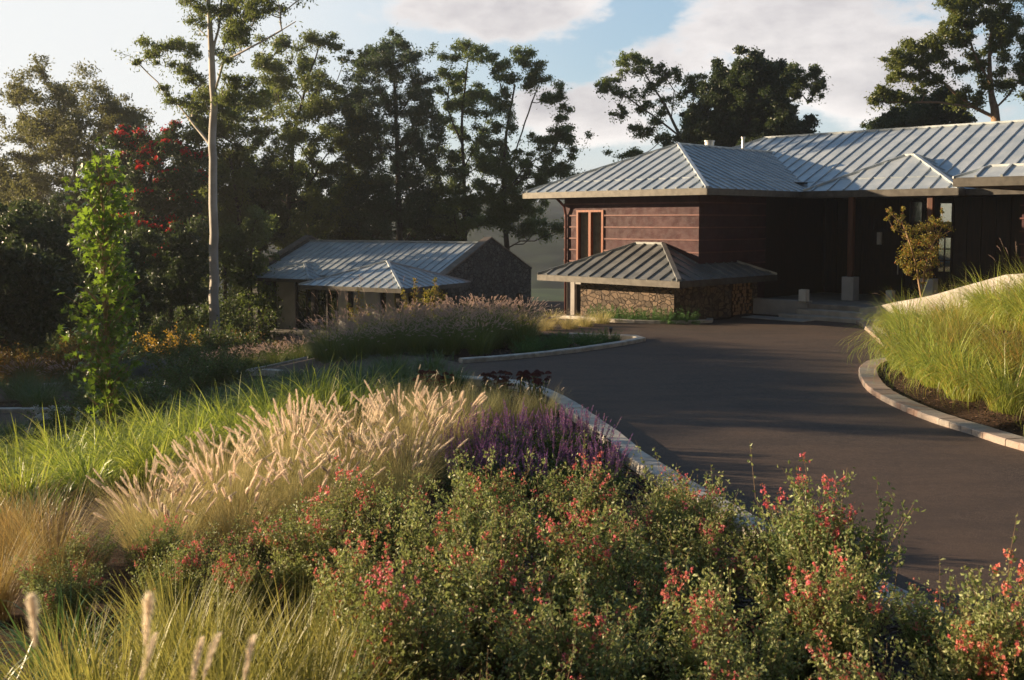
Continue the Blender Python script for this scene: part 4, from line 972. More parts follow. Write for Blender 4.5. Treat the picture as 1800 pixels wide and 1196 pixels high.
tree('gum_tree', 'large sunlit spreading gum above the main roof ridge at the right edge', 'tree', 48, [[(1752, 230, .26), (1748, 190, .22), (1742, 165, .16), (1738, 100, .1), (1745, 30, .06)], [(1745, 205, .12), (1715, 190, .1), (1680, 165, .08), (1640, 130, .05), (1600, 105, .03)], [(1745, 195, .1), (1775, 165, .08), (1800, 130, .06)], [(1715, 190, .05), (1650, 180, .04), (1560, 180, .025)], [(1742, 150, .07), (1710, 90, .05), (1695, 40, .03)]],
  [(1572, 100, 14, 8, 0), (1590, 85, 15, 8, 10), (1612, 78, 16, 8, 0), (1632, 84, 14, 8, -10), (1650, 98, 14, 9, 0), (1665, 108, 12, 7, 10), (1590, 112, 14, 8, 5), (1615, 108, 15, 8, 0), (1580, 132, 13, 9, 0), (1605, 132, 14, 9, 10), (1630, 128, 13, 8, 0), (1552, 158, 14, 8, 0), (1540, 178, 10, 7, 0), (1570, 170, 12, 7, 5), (1600, 170, 10, 5, 0), (1625, 155, 11, 6, 0), (1655, 140, 14, 9, 10), (1680, 130, 12, 8, 0), (1690, 172, 15, 9, 0), (1712, 182, 13, 8, 5),
   (1682, 8, 18, 9, 0), (1700, 18, 16, 8, 0), (1668, 35, 14, 8, 0), (1690, 42, 16, 8, 10), (1655, 60, 13, 9, 0), (1678, 65, 13, 9, 0), (1700, 72, 13, 8, 0), (1715, 45, 16, 9, 0), (1735, 30, 18, 10, 0), (1760, 22, 18, 10, 10), (1785, 35, 18, 10, 0), (1745, 55, 18, 10, -10), (1775, 65, 20, 11, 10), (1800, 80, 18, 11, 0), (1725, 95, 15, 10, 5), (1755, 95, 17, 10, 0), (1790, 110, 18, 10, 0), (1730, 118, 13, 8, 0), (1765, 125, 15, 9, 10), (1800, 140, 16, 10, 0), (1735, 150, 12, 9, 0), (1780, 150, 13, 8, 0), (1830, 60, 22, 12, 0), (1840, 110, 22, 12, 0), (1825, 160, 18, 10, 0), (1740, -10, 22, 12, 0), (1790, -5, 22, 12, 0), (1700, -12, 20, 10, 0)],
  'gum_leaf_bright', 'warm_bark', .2, .09, .95, .4, .018)
tree('fig_tree', 'low dark crown peeping over the main roof ridge left of the large sunlit gum', 'tree', 54, [[(1625, 260, .16), (1622, 215, .1)]], fill([(1566, 222), (1580, 196), (1610, 184), (1640, 172), (1672, 188), (1684, 215), (1680, 225)], 34, 14, mind=.6), 'dark_leaf', 'dark_bark', .2, .12, 1.2, .2, .02)
tree('fig_tree', 'tiny dark treetop at the ridge left of the low dark crown', 'tree', 60, [[(1545, 260, .1), (1545, 225, .05)]], fill([(1530, 228), (1545, 214), (1562, 226)], 7, 9, mind=.5), 'dark_leaf', 'dark_bark', .2, .12, 1.0, .2, .02)

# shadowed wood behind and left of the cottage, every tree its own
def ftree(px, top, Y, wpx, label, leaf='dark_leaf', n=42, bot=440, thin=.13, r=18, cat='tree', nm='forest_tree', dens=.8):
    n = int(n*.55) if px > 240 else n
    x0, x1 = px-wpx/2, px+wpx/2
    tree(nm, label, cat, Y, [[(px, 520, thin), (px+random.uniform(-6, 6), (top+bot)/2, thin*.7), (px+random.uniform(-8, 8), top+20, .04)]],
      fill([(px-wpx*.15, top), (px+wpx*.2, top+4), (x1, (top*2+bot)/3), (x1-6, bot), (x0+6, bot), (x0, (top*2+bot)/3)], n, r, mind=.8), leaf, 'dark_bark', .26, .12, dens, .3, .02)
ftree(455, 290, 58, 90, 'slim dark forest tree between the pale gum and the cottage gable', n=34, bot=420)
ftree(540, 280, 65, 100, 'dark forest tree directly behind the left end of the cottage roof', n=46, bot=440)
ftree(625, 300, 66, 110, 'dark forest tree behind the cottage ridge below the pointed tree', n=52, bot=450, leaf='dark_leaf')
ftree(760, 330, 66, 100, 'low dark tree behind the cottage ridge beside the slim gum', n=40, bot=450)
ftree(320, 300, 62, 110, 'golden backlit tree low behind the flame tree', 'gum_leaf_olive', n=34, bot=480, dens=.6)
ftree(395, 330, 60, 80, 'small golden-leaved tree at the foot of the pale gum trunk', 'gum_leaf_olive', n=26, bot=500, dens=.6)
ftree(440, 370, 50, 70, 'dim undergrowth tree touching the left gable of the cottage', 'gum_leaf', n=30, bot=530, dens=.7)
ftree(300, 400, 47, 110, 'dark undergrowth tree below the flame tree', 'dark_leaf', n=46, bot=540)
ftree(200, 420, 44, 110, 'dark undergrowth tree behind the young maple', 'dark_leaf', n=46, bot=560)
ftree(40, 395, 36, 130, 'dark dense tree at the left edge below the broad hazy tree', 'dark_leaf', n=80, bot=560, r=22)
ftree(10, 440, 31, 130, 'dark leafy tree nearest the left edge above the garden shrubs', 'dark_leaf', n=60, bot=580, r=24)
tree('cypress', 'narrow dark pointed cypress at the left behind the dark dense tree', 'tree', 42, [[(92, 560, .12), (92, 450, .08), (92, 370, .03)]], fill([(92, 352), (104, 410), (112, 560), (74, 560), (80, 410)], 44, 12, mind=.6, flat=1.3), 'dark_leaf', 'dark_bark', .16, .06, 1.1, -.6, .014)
# hedge-like trees just beyond the left edge of the view: they throw the shade over the drive
for i, (x, y, hh) in enumerate(((-21.5, 21.6, 6.2), (-25.5, 22.9, 6.8), (-25.2, 24.3, 6.9), (-25.6, 27.0, 6.8), (-24.8, 29.6, 6.9), (-22.5, 23.2, 6.4), (-21.8, 24.7, 6.3), (-22.8, 26.3, 6.6), (-22.0, 28.0, 6.3))):
    zg = H(x, y); rg = np.random.default_rng(900+i)
    e = empty('evergreen_tree', (x, y, zg), 0, 'dense evergreen tree standing beyond the left edge of the view', 'tree', 'evergreen trees beyond the left edge')
    cs = rg.normal(0, 1, (260, 3))*np.array([.9, .9, 1.6])+np.array([0, 0, hh*.42+zg*0]); cs[:, 2] = np.clip(cs[:, 2], .3, (hh-zg*0)-.5-.35*np.hypot(cs[:, 0], cs[:, 1])+ .0) - 0
    cs[:, 2] += -zg*0
    A = np.repeat(cs, 70, 0)+rg.normal(0, .25, (260*70, 3))
    A[:, 2] = A[:, 2]*(hh-zg)/hh
    link('crown', npmesh('crown', leafcloud(A, .24, .14, rg), quads(len(A))), M['dark_leaf'], e)
    V, F = tubes_np([(np.array([[0, 0, -.2], [0, .05, hh*.5], [.05, 0, hh*.85]]), np.array([.16, .1, .03]))], 8); link('trunk', npmesh('trunk', V, F, True), M['dark_bark'], e)

# young maple in the left bed with large lobed leaves
def lobed(C, size, rg, up=.5):
    n = len(C); nrm = rg.normal(0, .75, (n, 3))+np.array([0, -.25, up]); nrm /= np.linalg.norm(nrm, axis=1, keepdims=True)
    d = rg.normal(0, 1, (n, 3)); d -= (d*nrm).sum(1, keepdims=True)*nrm; d /= np.linalg.norm(d, axis=1, keepdims=True); s = np.cross(nrm, d)
    a = np.radians([-180, -118, -100, -62, -38, -16, 0, 16, 38, 62, 100, 118]); r = np.array([.28, .32, .62, .3, .92, .36, 1.05, .36, .92, .3, .62, .32])
    sz = (size*rg.uniform(.6, 1.15, n))[:, None, None]
    V = C[:, None, :] + (d[:, None, :]*(np.cos(a)*r)[None, :, None] + s[:, None, :]*(np.sin(a)*r)[None, :, None])*sz*.62 - nrm[:, None, :]*sz*(r**2*.16)[None, :, None]
    return V.reshape(-1, 3), np.arange(12*n).reshape(n, 12)
def maple():
    Y = 17.0; rg = np.random.default_rng(5); b = np.array(atY(192, 800, Y)); b[2] = H(b[0], b[1]); top = np.array(atY(178, 268, Y))-b
    e = empty('maple_tree', tuple(b), 0, 'young upright maple with big bright lobed leaves in the left garden bed', 'tree')
    tr = np.array([[0, 0, -.1], [.03, 0, 1.2], [-.02, 0, 2.6], top*np.array([.6, 1, .8]), top]); paths = [(tr, np.array([.045, .04, .028, .018, .006]))]; C = []
    # half-widths of the crown, in pixels, against picture height
    tab = [(240, 14), (262, 26), (300, 42), (345, 44), (400, 56), (470, 66), (530, 78), (590, 68), (650, 72), (700, 55)]
    for i in range(150):
        py = 275+(705-275)*rg.random()**.85; hw = lerp_tab(py, tab)*Y/FPX; z = CAMZ-(py-389)/FPX*Y-b[2]
        f = min(1, max(0, z/top[2])); st = np.array([np.interp(f*top[2], tr[:, 2], tr[:, 0]), 0, max(.3, z-.45)]); a = rg.uniform(0, 2*np.pi); rr = hw*rg.uniform(.4, 1)
        en = np.array([st[0]+math.cos(a)*rr, math.sin(a)*rr, z+rg.uniform(-.05, .12)]); paths.append((np.array([st, (st+en)/2+np.array([0, 0, .06]), en]), np.array([.012, .008, .004])))
        k = 12; t = rg.uniform(.3, 1.1, k)[:, None]; C.append(st+(en-st)*t+rg.normal(0, .09, (k, 3)))
    C.append(top+rg.normal(0, .1, (10, 3))*np.array([1, 1, 1.4])); C = np.concatenate(C)
    V, F = lobed(C, .18, rg); link('crown', npmesh('crown', V, F), M['maple_leaf'], e)
    V, F = tubes_np(paths, 6); link('trunk', npmesh('trunk', V, F, True), M['warm_bark'], e)
maple()

# small trees and shrubs at real places
def smalltree(name, label, cat, px, py_base, Y, trunks, clumps, leaf, bark, L, Wd, dens, tip=.01, flowers=None, sub=.4):
    return tree(name, label, cat, Y, trunks, clumps, leaf, bark, L, Wd, dens, .1, tip, None, flowers, 5, sub=sub, split=0)
# crepe myrtle on the terrace behind the curved wall
cm = smalltree('crepe_myrtle', 'small orange-tipped crepe myrtle with twin pale stems in front of the porch', 'tree', 1620, 520, 28.2,
  [[(1619, 522, .035), (1612, 470, .03), (1600, 430, .02), (1585, 390, .01)], [(1621, 515, .03), (1626, 470, .028), (1640, 430, .02), (1658, 395, .01)]],
  [(1563, 370, 4, 4, 0), (1570, 378, 5, 4, 0), (1560, 384, 4, 3, 0), (1587, 368, 3, 4, 0), (1580, 390, 6, 6, 3), (1590, 400, 7, 6, -3), (1572, 403, 5, 3, 0), (1586, 382, 4, 4, 0), (1595, 415, 8, 7, 3), (1605, 405, 7, 6, -4), (1618, 402, 8, 6, 0), (1632, 400, 8, 6, 4), (1645, 395, 8, 6, 0), (1652, 388, 5, 5, 0), (1660, 398, 6, 5, -3), (1668, 394, 4, 4, 0), (1672, 404, 4, 4, 0), (1656, 372, 2, 4, 0), (1637, 386, 5, 5, 0),
   (1600, 428, 10, 8, 5), (1618, 425, 11, 8, -6), (1638, 420, 11, 8, 5), (1652, 415, 8, 7, 0), (1590, 445, 9, 8, 0), (1608, 448, 12, 8, 5), (1628, 448, 12, 8, -6), (1645, 442, 9, 8, 3), (1585, 462, 8, 7, 3), (1600, 466, 10, 7, -3), (1620, 468, 11, 7, 5), (1640, 464, 9, 7, 0), (1594, 478, 7, 5, 0), (1630, 484, 8, 6, 0), (1612, 486, 6, 5, 0), (1624, 496, 5, 4, 0)],
  'gold_green_leaf', 'warm_bark', .07, .042, .62, .006, sub=.4)

# ------------------------------------------------------------------ grasses, shrubs and flowers
leafmat('zebra_grass', (.09, .17, .02), (.42, .50, .08), (.6, .66, .09), .42, .4, c3=(.55, .52, .18))
leafmat('zebra_grass_right', (.12, .20, .028), (.46, .50, .11), (.62, .64, .1), .42, .4, c3=(.45, .30, .08))
leafmat('fountain_blade', (.40, .36, .12), (.66, .56, .27), (.68, .58, .26), .45, .5, c3=(.20, .22, .06))
leafmat('fountain_plume', (.78, .66, .54), (.93, .85, .74), (.95, .80, .62), .55, .7)
leafmat('mound_blade', (.09, .17, .025), (.44, .40, .11), (.6, .55, .1), .42, .45, c3=(.50, .30, .08))
leafmat('purple_blade', (.10, .16, .035), (.22, .26, .07), (.25, .26, .06), .35, .5)
leafmat('purple_plume', (.48, .34, .31), (.70, .54, .48), (.7, .52, .45), .45, .7)
leafmat('blond_blade', (.24, .24, .09), (.38, .35, .16), (.45, .42, .18), .4, .5)
leafmat('sedge_blade', (.28, .19, .06), (.46, .33, .13), (.56, .42, .14), .42, .5, c3=(.42, .20, .06))
leafmat('straw_blade', (.26, .26, .06), (.42, .38, .10), (.55, .5, .12), .42, .45, c3=(.12, .17, .03))
leafmat('green_blade', (.06, .13, .035), (.13, .22, .06), (.16, .26, .05), .32, .4)
leafmat('sage_leaf', (.07, .13, .035), (.42, .46, .18), (.52, .60, .15), .3, .5, c3=(.30, .29, .14))
leafmat('sage_flower', (.74, .11, .14), (.86, .30, .26), (.9, .4, .32), .35, .5, c3=(.80, .18, .30))
leafmat('sage_calyx', (.45, .14, .07), (.55, .22, .10), (.6, .25, .1), .3, .5)
leafmat('salvia_flower', (.11, .045, .24), (.36, .16, .42), (.46, .2, .5), .35, .5, c3=(.50, .20, .16))
leafmat('salvia_leaf', (.06, .11, .03), (.11, .18, .05), (.2, .3, .06), .3, .45)
leafmat('sedum_head', (.10, .018, .02), (.17, .03, .03), (.2, .05, .04), .12, .7)
leafmat('shrub_leaf', (.06, .11, .03), (.13, .19, .055), (.24, .34, .07), .28, .4)
leafmat('rust_leaf', (.13, .12, .03), (.26, .17, .04), (.4, .3, .05), .35, .5, c3=(.4, .15, .03))
leafmat('juniper_leaf', (.06, .15, .04), (.13, .26, .06), (.15, .28, .05), .25, .5)
leafmat('lavender_leaf', (.13, .16, .17), (.22, .25, .27), (.25, .3, .25), .25, .6)
leafmat('white_flower', (.62, .64, .62), (.75, .76, .74), (.8, .8, .75), .3, .5)
simplemat('twig', (.13, .085, .045), .85, 0, (.24, .16, .09), 20)

def blades(n, h, w, r0, tilt, curve, rg, segs=5, hv=.3, out=1.0, twist=.3):
    """arching ribbon blades; returns verts, quads and tip data"""
    a0 = rg.uniform(0, 2*np.pi, n); rr = r0*np.sqrt(rg.random(n)); root = np.stack([rr*np.cos(a0), rr*np.sin(a0), np.full(n, -.03)], 1)
    az = a0+rg.normal(0, .55/out, n); hh = h*(1-hv+2*hv*rg.random(n)*.85); t0 = np.abs(rg.normal(tilt, tilt*.45, n))*(0.35+.65*rr/max(r0, 1e-3)); cu = np.abs(rg.normal(curve, curve*.4, n))
    D = np.stack([np.cos(az), np.sin(az), np.zeros(n)], 1); Wv = np.stack([-np.sin(az), np.cos(az), np.zeros(n)], 1)
    tw = rg.normal(0, twist, n)[:, None]; Wv = Wv*np.cos(tw)+D*np.sin(tw)
    P_ = [root]; ds = (hh/segs)[:, None]
    for k in range(segs):
        th = (t0+cu*((k+.5)/segs)**1.7)[:, None]; P_.append(P_[-1]+(D*np.sin(th)+np.array([0, 0, 1.])*np.cos(th))*ds)
    P_ = np.stack(P_, 1); s = np.linspace(0, 1, segs+1); wp = np.clip(1.05-s**1.8, .06, 1)*(.55+.45*np.minimum(1, s*4))
    ww = (w*rg.uniform(.7, 1.25, n))[:, None, None]*wp[None, :, None]*.5
    V = np.stack([P_-Wv[:, None, :]*ww, P_+Wv[:, None, :]*ww], 2)  # n, segs+1, 2, 3
    i = np.arange(n)[:, None]*(segs+1)*2+np.arange(segs)[None, :]*2
    F = np.stack([i, i+1, i+3, i+2], -1).reshape(-1, 4)
    return V.reshape(-1, 3), F, P_
def plumes(tips, dirs, L, R_, nb, rg, curl=.25):
    """fuzzy bottle-brush heads made of many fine bristles"""
    n = len(tips); V = []
    L = L*rg.uniform(.75, 1.2, n)
    side = np.cross(dirs, np.array([0, 0, 1.])); side /= np.linalg.norm(side, axis=1, keepdims=True)+1e-9
    t = rg.random((n, nb)); prof = np.sin(np.clip(t*.94+.06, 0, 1)*np.pi)**.6
    bend = (t**2)[..., None]*np.array([0, 0, -1.])*(curl*L)[:, None, None]
    ax = tips[:, None, :]+dirs[:, None, :]*(t*L[:, None])[..., None]+bend
    r = rg.normal(0, 1, (n, nb, 3)); r -= (r*dirs[:, None, :]).sum(-1, keepdims=True)*dirs[:, None, :]; r /= np.linalg.norm(r, axis=-1, keepdims=True)
    tip = ax+(r*.62+dirs[:, None, :]*.95)*(R_*prof*rg.uniform(.6, 1.25, (n, nb)))[..., None]
    w = np.cross(r, dirs[:, None, :])*(R_*.05)
    V = np.stack([ax-w, ax+w, tip], 2).reshape(-1, 3)
    return V, np.arange(len(V)).reshape(-1, 3)
def clump_proto(kind, seed):
    """returns list of (part name, mesh)"""
    rg = np.random.default_rng(seed); out = []
    def grass(n, *a, mat, stems=0, sh=1.2, pl=.16, pr=.02, nb=150, pmat=None, curl=.3, stilt=None, scurve=.5, **k):
        h, w, r0, tilt, curve = a
        V, F, _ = blades(n, h, w, r0, tilt, curve, rg, **k); me = npmesh('foliage', V, F, False); me.materials.append(M[mat]); out.append(('foliage', me))
        if stems:
            V, F, Pp = blades(stems, h*sh, .0032 if r0 < .3 else .004, r0*.8, stilt or tilt*1.1, scurve, rg, segs=6, hv=.16)
            me = npmesh('stalk', V, F); me.materials.append(M[mat]); out.append(('stalk', me))
            tp = Pp[:, -2]; d = Pp[:, -1]-Pp[:, -2]; d /= np.linalg.norm(d, axis=1, keepdims=True)
            V, F = plumes(tp, d, pl, pr, nb, rg, curl); me = npmesh('plume', V, F); me.materials.append(M[pmat]); out.append(('plume', me))
    if kind == 'fountain': grass(760, .92, .0052, .24, .46, .8, mat='fountain_blade', stems=38, sh=1.10, pl=.22, pr=.038, nb=420, curl=.05, pmat='fountain_plume', stilt=.36, scurve=.42)
    elif kind == 'fountain_few': grass(560, .66, .0042, .20, .40, .7, mat='blond_blade', stems=4, sh=1.25, pl=.11, pr=.016, nb=110, pmat='fountain_plume', stilt=.3, scurve=.35)
    elif kind == 'purple': grass(420, .80, .007, .26, .40, .9, mat='purple_blade', stems=84, sh=1.22, pl=.16, pr=.034, nb=90, pmat='purple_plume', stilt=.42, scurve=.5)
    elif kind == 'blond': grass(460, .5, .006, .20, .45, .8, mat='fountain_blade', stems=20, sh=1.2, pl=.12, pr=.022, nb=60, pmat='fountain_plume')
    elif kind == 'zebra': grass(330, 1.12, .024, .34, .30, 2.3, mat='zebra_grass', segs=8, twist=.7)
    elif kind == 'zebra_right': grass(520, 1.3, .015, .36, .34, 2.4, mat='zebra_grass_right', segs=8, twist=.7, stems=3, sh=1.1, pl=.2, pr=.014, nb=120, pmat='purple_plume', scurve=.9)
    elif kind == 'mound_mix': grass(430, 1.15, .010, .34, .40, 2.0, mat='mound_blade', segs=7, twist=.8, hv=.45, stems=7, sh=1.15, pl=.16, pr=.012, nb=110, pmat='purple_plume', scurve=1.1)
    elif kind == 'green': grass(560, .72, .008, .30, .36, 1.7, mat='green_blade', segs=6, twist=.5)
    elif kind == 'sedge': grass(720, .82, .0036, .12, .34, 1.5, mat='sedge_blade', segs=6)
    elif kind == 'straw': grass(330, .74, .0095, .20, .32, .55, mat='straw_blade', segs=5, twist=.5)
    elif kind == 'wide': grass(130, .8, .022, .16, .4, 1.5, mat='green_blade', segs=7, twist=.5)
    elif kind == 'tallplume': grass(90, .9, .008, .15, .25, 1.2, mat='straw_blade', stems=7, sh=1.75, pl=.26, pr=.022, nb=110, pmat='purple_plume', stilt=.12, scurve=.35)
    elif kind == 'nearplume': grass(160, .95, .006, .12, .3, .9, mat='straw_blade', stems=9, sh=1.32, pl=.15, pr=.018, nb=420, pmat='fountain_plume', stilt=.22, scurve=.3)
    elif kind in ('sage', 'sage2'):
        ns = 120; V, F, Pp = blades(ns, .84, .006, .12, .50, .22, rg, segs=6, hv=.30); 
        # stems stand in sprays, with hollows between them
        na = 13; ca_ = rg.uniform(0, 2*np.pi, na); ct = np.sqrt(rg.random(na))*.62; ch = rg.uniform(.72, 1.12, na); ii_ = rg.integers(0, na, ns)
        az_ = ca_[ii_]+rg.normal(0, .16, ns)/np.maximum(ct[ii_], .2); tt = np.abs(ct[ii_]+rg.normal(0, .09, ns)); hh_ = .84*ch[ii_]*rg.uniform(.62, 1.04, ns)
        D_ = np.stack([np.cos(az_), np.sin(az_), np.zeros(ns)], 1); Pp = [D_*rg.uniform(0, .1, (ns, 1))+np.array([0, 0, -.03])]
        for k in range(6):
            th = (tt*(.55+.75*(k/6)))[:, None]+rg.normal(0, .09, (ns, 1)); Pp.append(Pp[-1]+(D_*np.sin(th)+np.array([0, 0, 1.])*np.cos(th)+rg.normal(0, .06, (ns, 3)))*(hh_/6)[:, None])
        Pp = np.stack(Pp, 1)
        me_t = [(Pp[i], np.linspace(.0042, .0012, 7)) for i in range(ns)]; L_ = []; tips = []
        for i in range(ns):
            p = Pp[i]; k = 74; t = rg.uniform(1.2, 6, k); f = t.astype(int).clip(0, 5); u = (t-f)[:, None]; L_.append(p[f]*(1-u)+p[f+1]*u+rg.normal(0, .022, (k, 3)))
            tips.append((p[-1], p[-1]-p[-2]))
            for _ in range(3):      # side twigs
                f = rg.integers(2, 6); s0 = p[f]; d = (p[-1]-p[-2]); d = d/np.linalg.norm(d)+rg.normal(0, .55, 3); d /= np.linalg.norm(d); ln = rg.uniform(.08, .2); s1 = s0+d*ln*.5+np.array([0, 0, .01]); s2 = s0+d*ln+np.array([0, 0, .035])
                me_t.append((np.array([s0, s1, s2]), np.array([.0018, .0012, .0007]))); t = rg.uniform(.2, 1, 13)[:, None]; L_.append(s0+(s2-s0)*t+rg.normal(0, .011, (13, 3))); tips.append((s2, s2-s1))
        # a few bare long shoots that stand clear of the bush
        for _ in range(5):
            i = rg.integers(0, ns); p = Pp[i]; d = p[-1]-p[-2]; d /= np.linalg.norm(d); d = d*.5+np.array([0, 0, .7])+rg.normal(0, .15, 3); ln = rg.uniform(.1, .26); q = p[-1]+d*ln; me_t.append((np.array([p[-1], (p[-1]+q)/2, q]), np.array([.002, .0015, .0008])))
            t = rg.random(10)[:, None]; L_.append(p[-1]+(q-p[-1])*t+rg.normal(0, .008, (10, 3)))
        LC = np.concatenate(L_); LC = LC[LC[:, 2] > .03]
        me = npmesh('foliage', leafcloud(LC, .027, .0155, rg), quads(len(LC))); me.materials.append(M['sage_leaf']); out.append(('foliage', me))
        V, F = tubes_np(me_t, 3); me = npmesh('stem', V, F, True); me.materials.append(M['twig']); out.append(('stem', me))
        tips.sort(key=lambda q: -q[0][2]); B = []; Cx = []
        frac = .26 if kind == 'sage' else .15
        # flowers come in groups: pick a few heavy sprays and scatter some singles
        ctr = [tips[rg.integers(0, len(tips)//2)][0] for _ in range(5)]
        for p, d in tips:
            near = min(np.linalg.norm(p-c) for c in ctr)
            if rg.random() < (frac*2.8 if near < .11 else frac*.10) and p[2] > .22:
                d = d/np.linalg.norm(d); ln = rg.uniform(.03, .09)
                for _ in range(rg.integers(2, 7)): B.append(p+d*rg.uniform(0, ln)+rg.normal(0, .011, 3))
                for _ in range(rg.integers(6, 15)): Cx.append(p+d*rg.uniform(-.02, ln*1.1)+rg.normal(0, .007, 3))
        B = np.array(B); Cx = np.array(Cx)
        # each bloom: a fat little tube of two crossed petals and a lip
        Vb = np.concatenate([leafcloud(B, .020, .012, rg, .2, .5), leafcloud(B+rg.normal(0, .003, B.shape), .018, .013, rg, .2, -.5), leafcloud(B+np.array([0, 0, -.005]), .014, .017, rg, .8, .3)])
        Vc = leafcloud(Cx, .013, .008, rg); nb_ = len(Vb)//4; me = npmesh('blossom', np.concatenate([Vb, Vc]), quads(nb_+len(Cx)), mi=[0]*nb_+[1]*len(Cx)); me.materials.append(M['sage_flower']); me.materials.append(M['sage_calyx']); out.append(('blossom', me))
    elif kind == 'salvia':
        ns = 24; V, F, Pp = blades(ns, .55, .004, .17, .22, .18, rg, segs=6, hv=.22); st = [(Pp[i], np.linspace(.0032, .0012, 7)) for i in range(ns)]; Fl = []; Lf = []
        for i in range(ns):
            p = Pp[i]; k = 95; t = 3.0+3.0*rg.random(k)**.9; f = t.astype(int).clip(0, 5); u = (t-f)[:, None]; q = p[f]*(1-u)+p[f+1]*u; sg = (.0085*(1.15-(t-3)/3.4))[:, None]; Fl.append(q+rg.normal(0, 1, (k, 3))*sg)
            k = 16; t = rg.uniform(.3, 3.0, k); f = t.astype(int).clip(0, 5); u = (t-f)[:, None]; Lf.append(p[f]*(1-u)+p[f+1]*u+rg.normal(0, .035, (k, 3)))
        Lf.append(rg.normal(0, 1, (240, 3))*np.array([.15, .15, .05])+np.array([0, 0, .13])); FL = np.concatenate(Fl); LF = np.concatenate(Lf); LF[:, 2] = np.abs(LF[:, 2])
        me = npmesh('blossom', leafcloud(FL, .014, .009, rg), quads(len(FL))); me.materials.append(M['salvia_flower']); out.append(('blossom', me))
        me = npmesh('foliage', leafcloud(LF, .055, .024, rg), quads(len(LF))); me.materials.append(M['salvia_leaf']); out.append(('foliage', me))
        V, F = tubes_np(st, 3); me = npmesh('stem', V, F, True); me.materials.append(M['salvia_leaf']); out.append(('stem', me))
    elif kind == 'sedum':
        ns = 7; V, F, Pp = blades(ns, .62, .01, .09, .2, .15, rg, segs=5, hv=.2); st = [(Pp[i], np.linspace(.007, .004, 6)) for i in range(ns)]; Hd = []; Lf = []
        for i in range(ns):
            p = Pp[i]; Rr = rg.uniform(.05, .075); k = 520; a = rg.uniform(0, 6.28, k); r = Rr*np.sqrt(rg.random(k)); Hd.append(p[-1]+np.stack([r*np.cos(a), r*np.sin(a), .045*(1-(r/Rr)**2)+rg.normal(0, .006, k)], 1))
            if i % 3 == 0: Hd.append(p[-1]-np.array([.03, 0, .07])+rg.normal(0, 1, (160, 3))*np.array([.03, .03, .01]))
            k = 22; t = rg.uniform(.4, 4.3, k); f = t.astype(int).clip(0, 4); u = (t-f)[:, None]; Lf.append(p[f]*(1-u)+p[f+1]*u+rg.normal(0, .03, (k, 3)))
        HD = np.concatenate(Hd); LF = np.concatenate(Lf)
        me = npmesh('flower_head', leafcloud(HD, .014, .012, rg), quads(len(HD))); me.materials.append(M['sedum_head']); out.append(('flower_head', me))
        me = npmesh('foliage', leafcloud(LF, .07, .035, rg), quads(len(LF))); me.materials.append(M['salvia_leaf']); out.append(('foliage', me))
        V, F = tubes_np(st, 5); me = npmesh('stem', V, F, True); me.materials.append(M['sedum_head']); out.append(('stem', me))
    elif kind == 'juniper':
        ns = 60; V, F, Pp = blades(ns, .55, .006, .1, 1.05, .1, rg, segs=5, hv=.35); L_ = []
        for i in range(ns):
            p = Pp[i]; k = 60; t = rg.uniform(.8, 5, k); f = t.astype(int).clip(0, 4); u = (t-f)[:, None]; L_.append(p[f]*(1-u)+p[f+1]*u+rg.normal(0, .022, (k, 3))+np.array([0, 0, .02]))
        LC = np.concatenate(L_); LC[:, 2] = np.abs(LC[:, 2]); me = npmesh('foliage', leafcloud(LC, .055, .014, rg), quads(len(LC))); me.materials.append(M['juniper_leaf']); out.append(('foliage', me))
    elif kind in ('shrub', 'rust', 'yellow', 'hydrangea', 'bigshrub'):
        big = kind == 'bigshrub'; sc = 1.0; ns = 60; V, F, Pp = blades(ns, .95, .01, .12, .62, .5, rg, segs=6, hv=.35); L_ = []; st = [(Pp[i], np.linspace(.009, .002, 7)) for i in range(ns)]
        for i in range(ns):
            p = Pp[i]; k = 70; t = rg.uniform(1.4, 6, k); f = t.astype(int).clip(0, 5); u = (t-f)[:, None]; L_.append(p[f]*(1-u)+p[f+1]*u+rg.normal(0, .05, (k, 3)))
        LC = np.concatenate(L_); LC = LC[LC[:, 2] > .02]; mt = {'shrub': 'shrub_leaf', 'rust': 'rust_leaf', 'yellow': 'yellow_leaf', 'hydrangea': 'salvia_leaf', 'bigshrub': 'hedge_leaf'}[kind]
        me = npmesh('foliage', leafcloud(LC, .062, .034, rg), quads(len(LC))); me.materials.append(M[mt]); out.append(('foliage', me))
        V, F = tubes_np(st, 4); me = npmesh('stem', V, F, True); me.materials.append(M['twig']); out.append(('stem', me))
        if kind == 'hydrangea':
            hd = [Pp[i][-1]+rg.normal(0, 1, (110, 3))*.04 for i in range(0, ns, 4)]; HD = np.concatenate(hd); me = npmesh('flower_head', leafcloud(HD, .035, .03, rg), quads(len(HD))); me.materials.append(M['white_flower']); out.append(('flower_head', me))
    elif kind == 'lavender':
        V, F, Pp = blades(420, .6, .006, .26, .4, .25, rg, segs=4, hv=.2); me = npmesh('foliage', V, F); me.materials.append(M['lavender_leaf']); out.append(('foliage', me))
        T_ = np.repeat(Pp[:, -1], 6, 0)+rg.normal(0, .014, (420*6, 3)); me = npmesh('blossom', leafcloud(T_, .014, .01, rg), quads(len(T_))); me.materials.append(M['lavender_leaf']); out.append(('blossom', me))
    return out
PROTO = {}
def proto(kind, nvar=3):
    if kind not in PROTO: PROTO[kind] = [clump_proto(kind, 50+hash_(kind)+i) for i in range(nvar)]
    return PROTO[kind]
def hash_(s): return sum(ord(c)*(i+3) for i, c in enumerate(s)) % 900
FIRST = {}
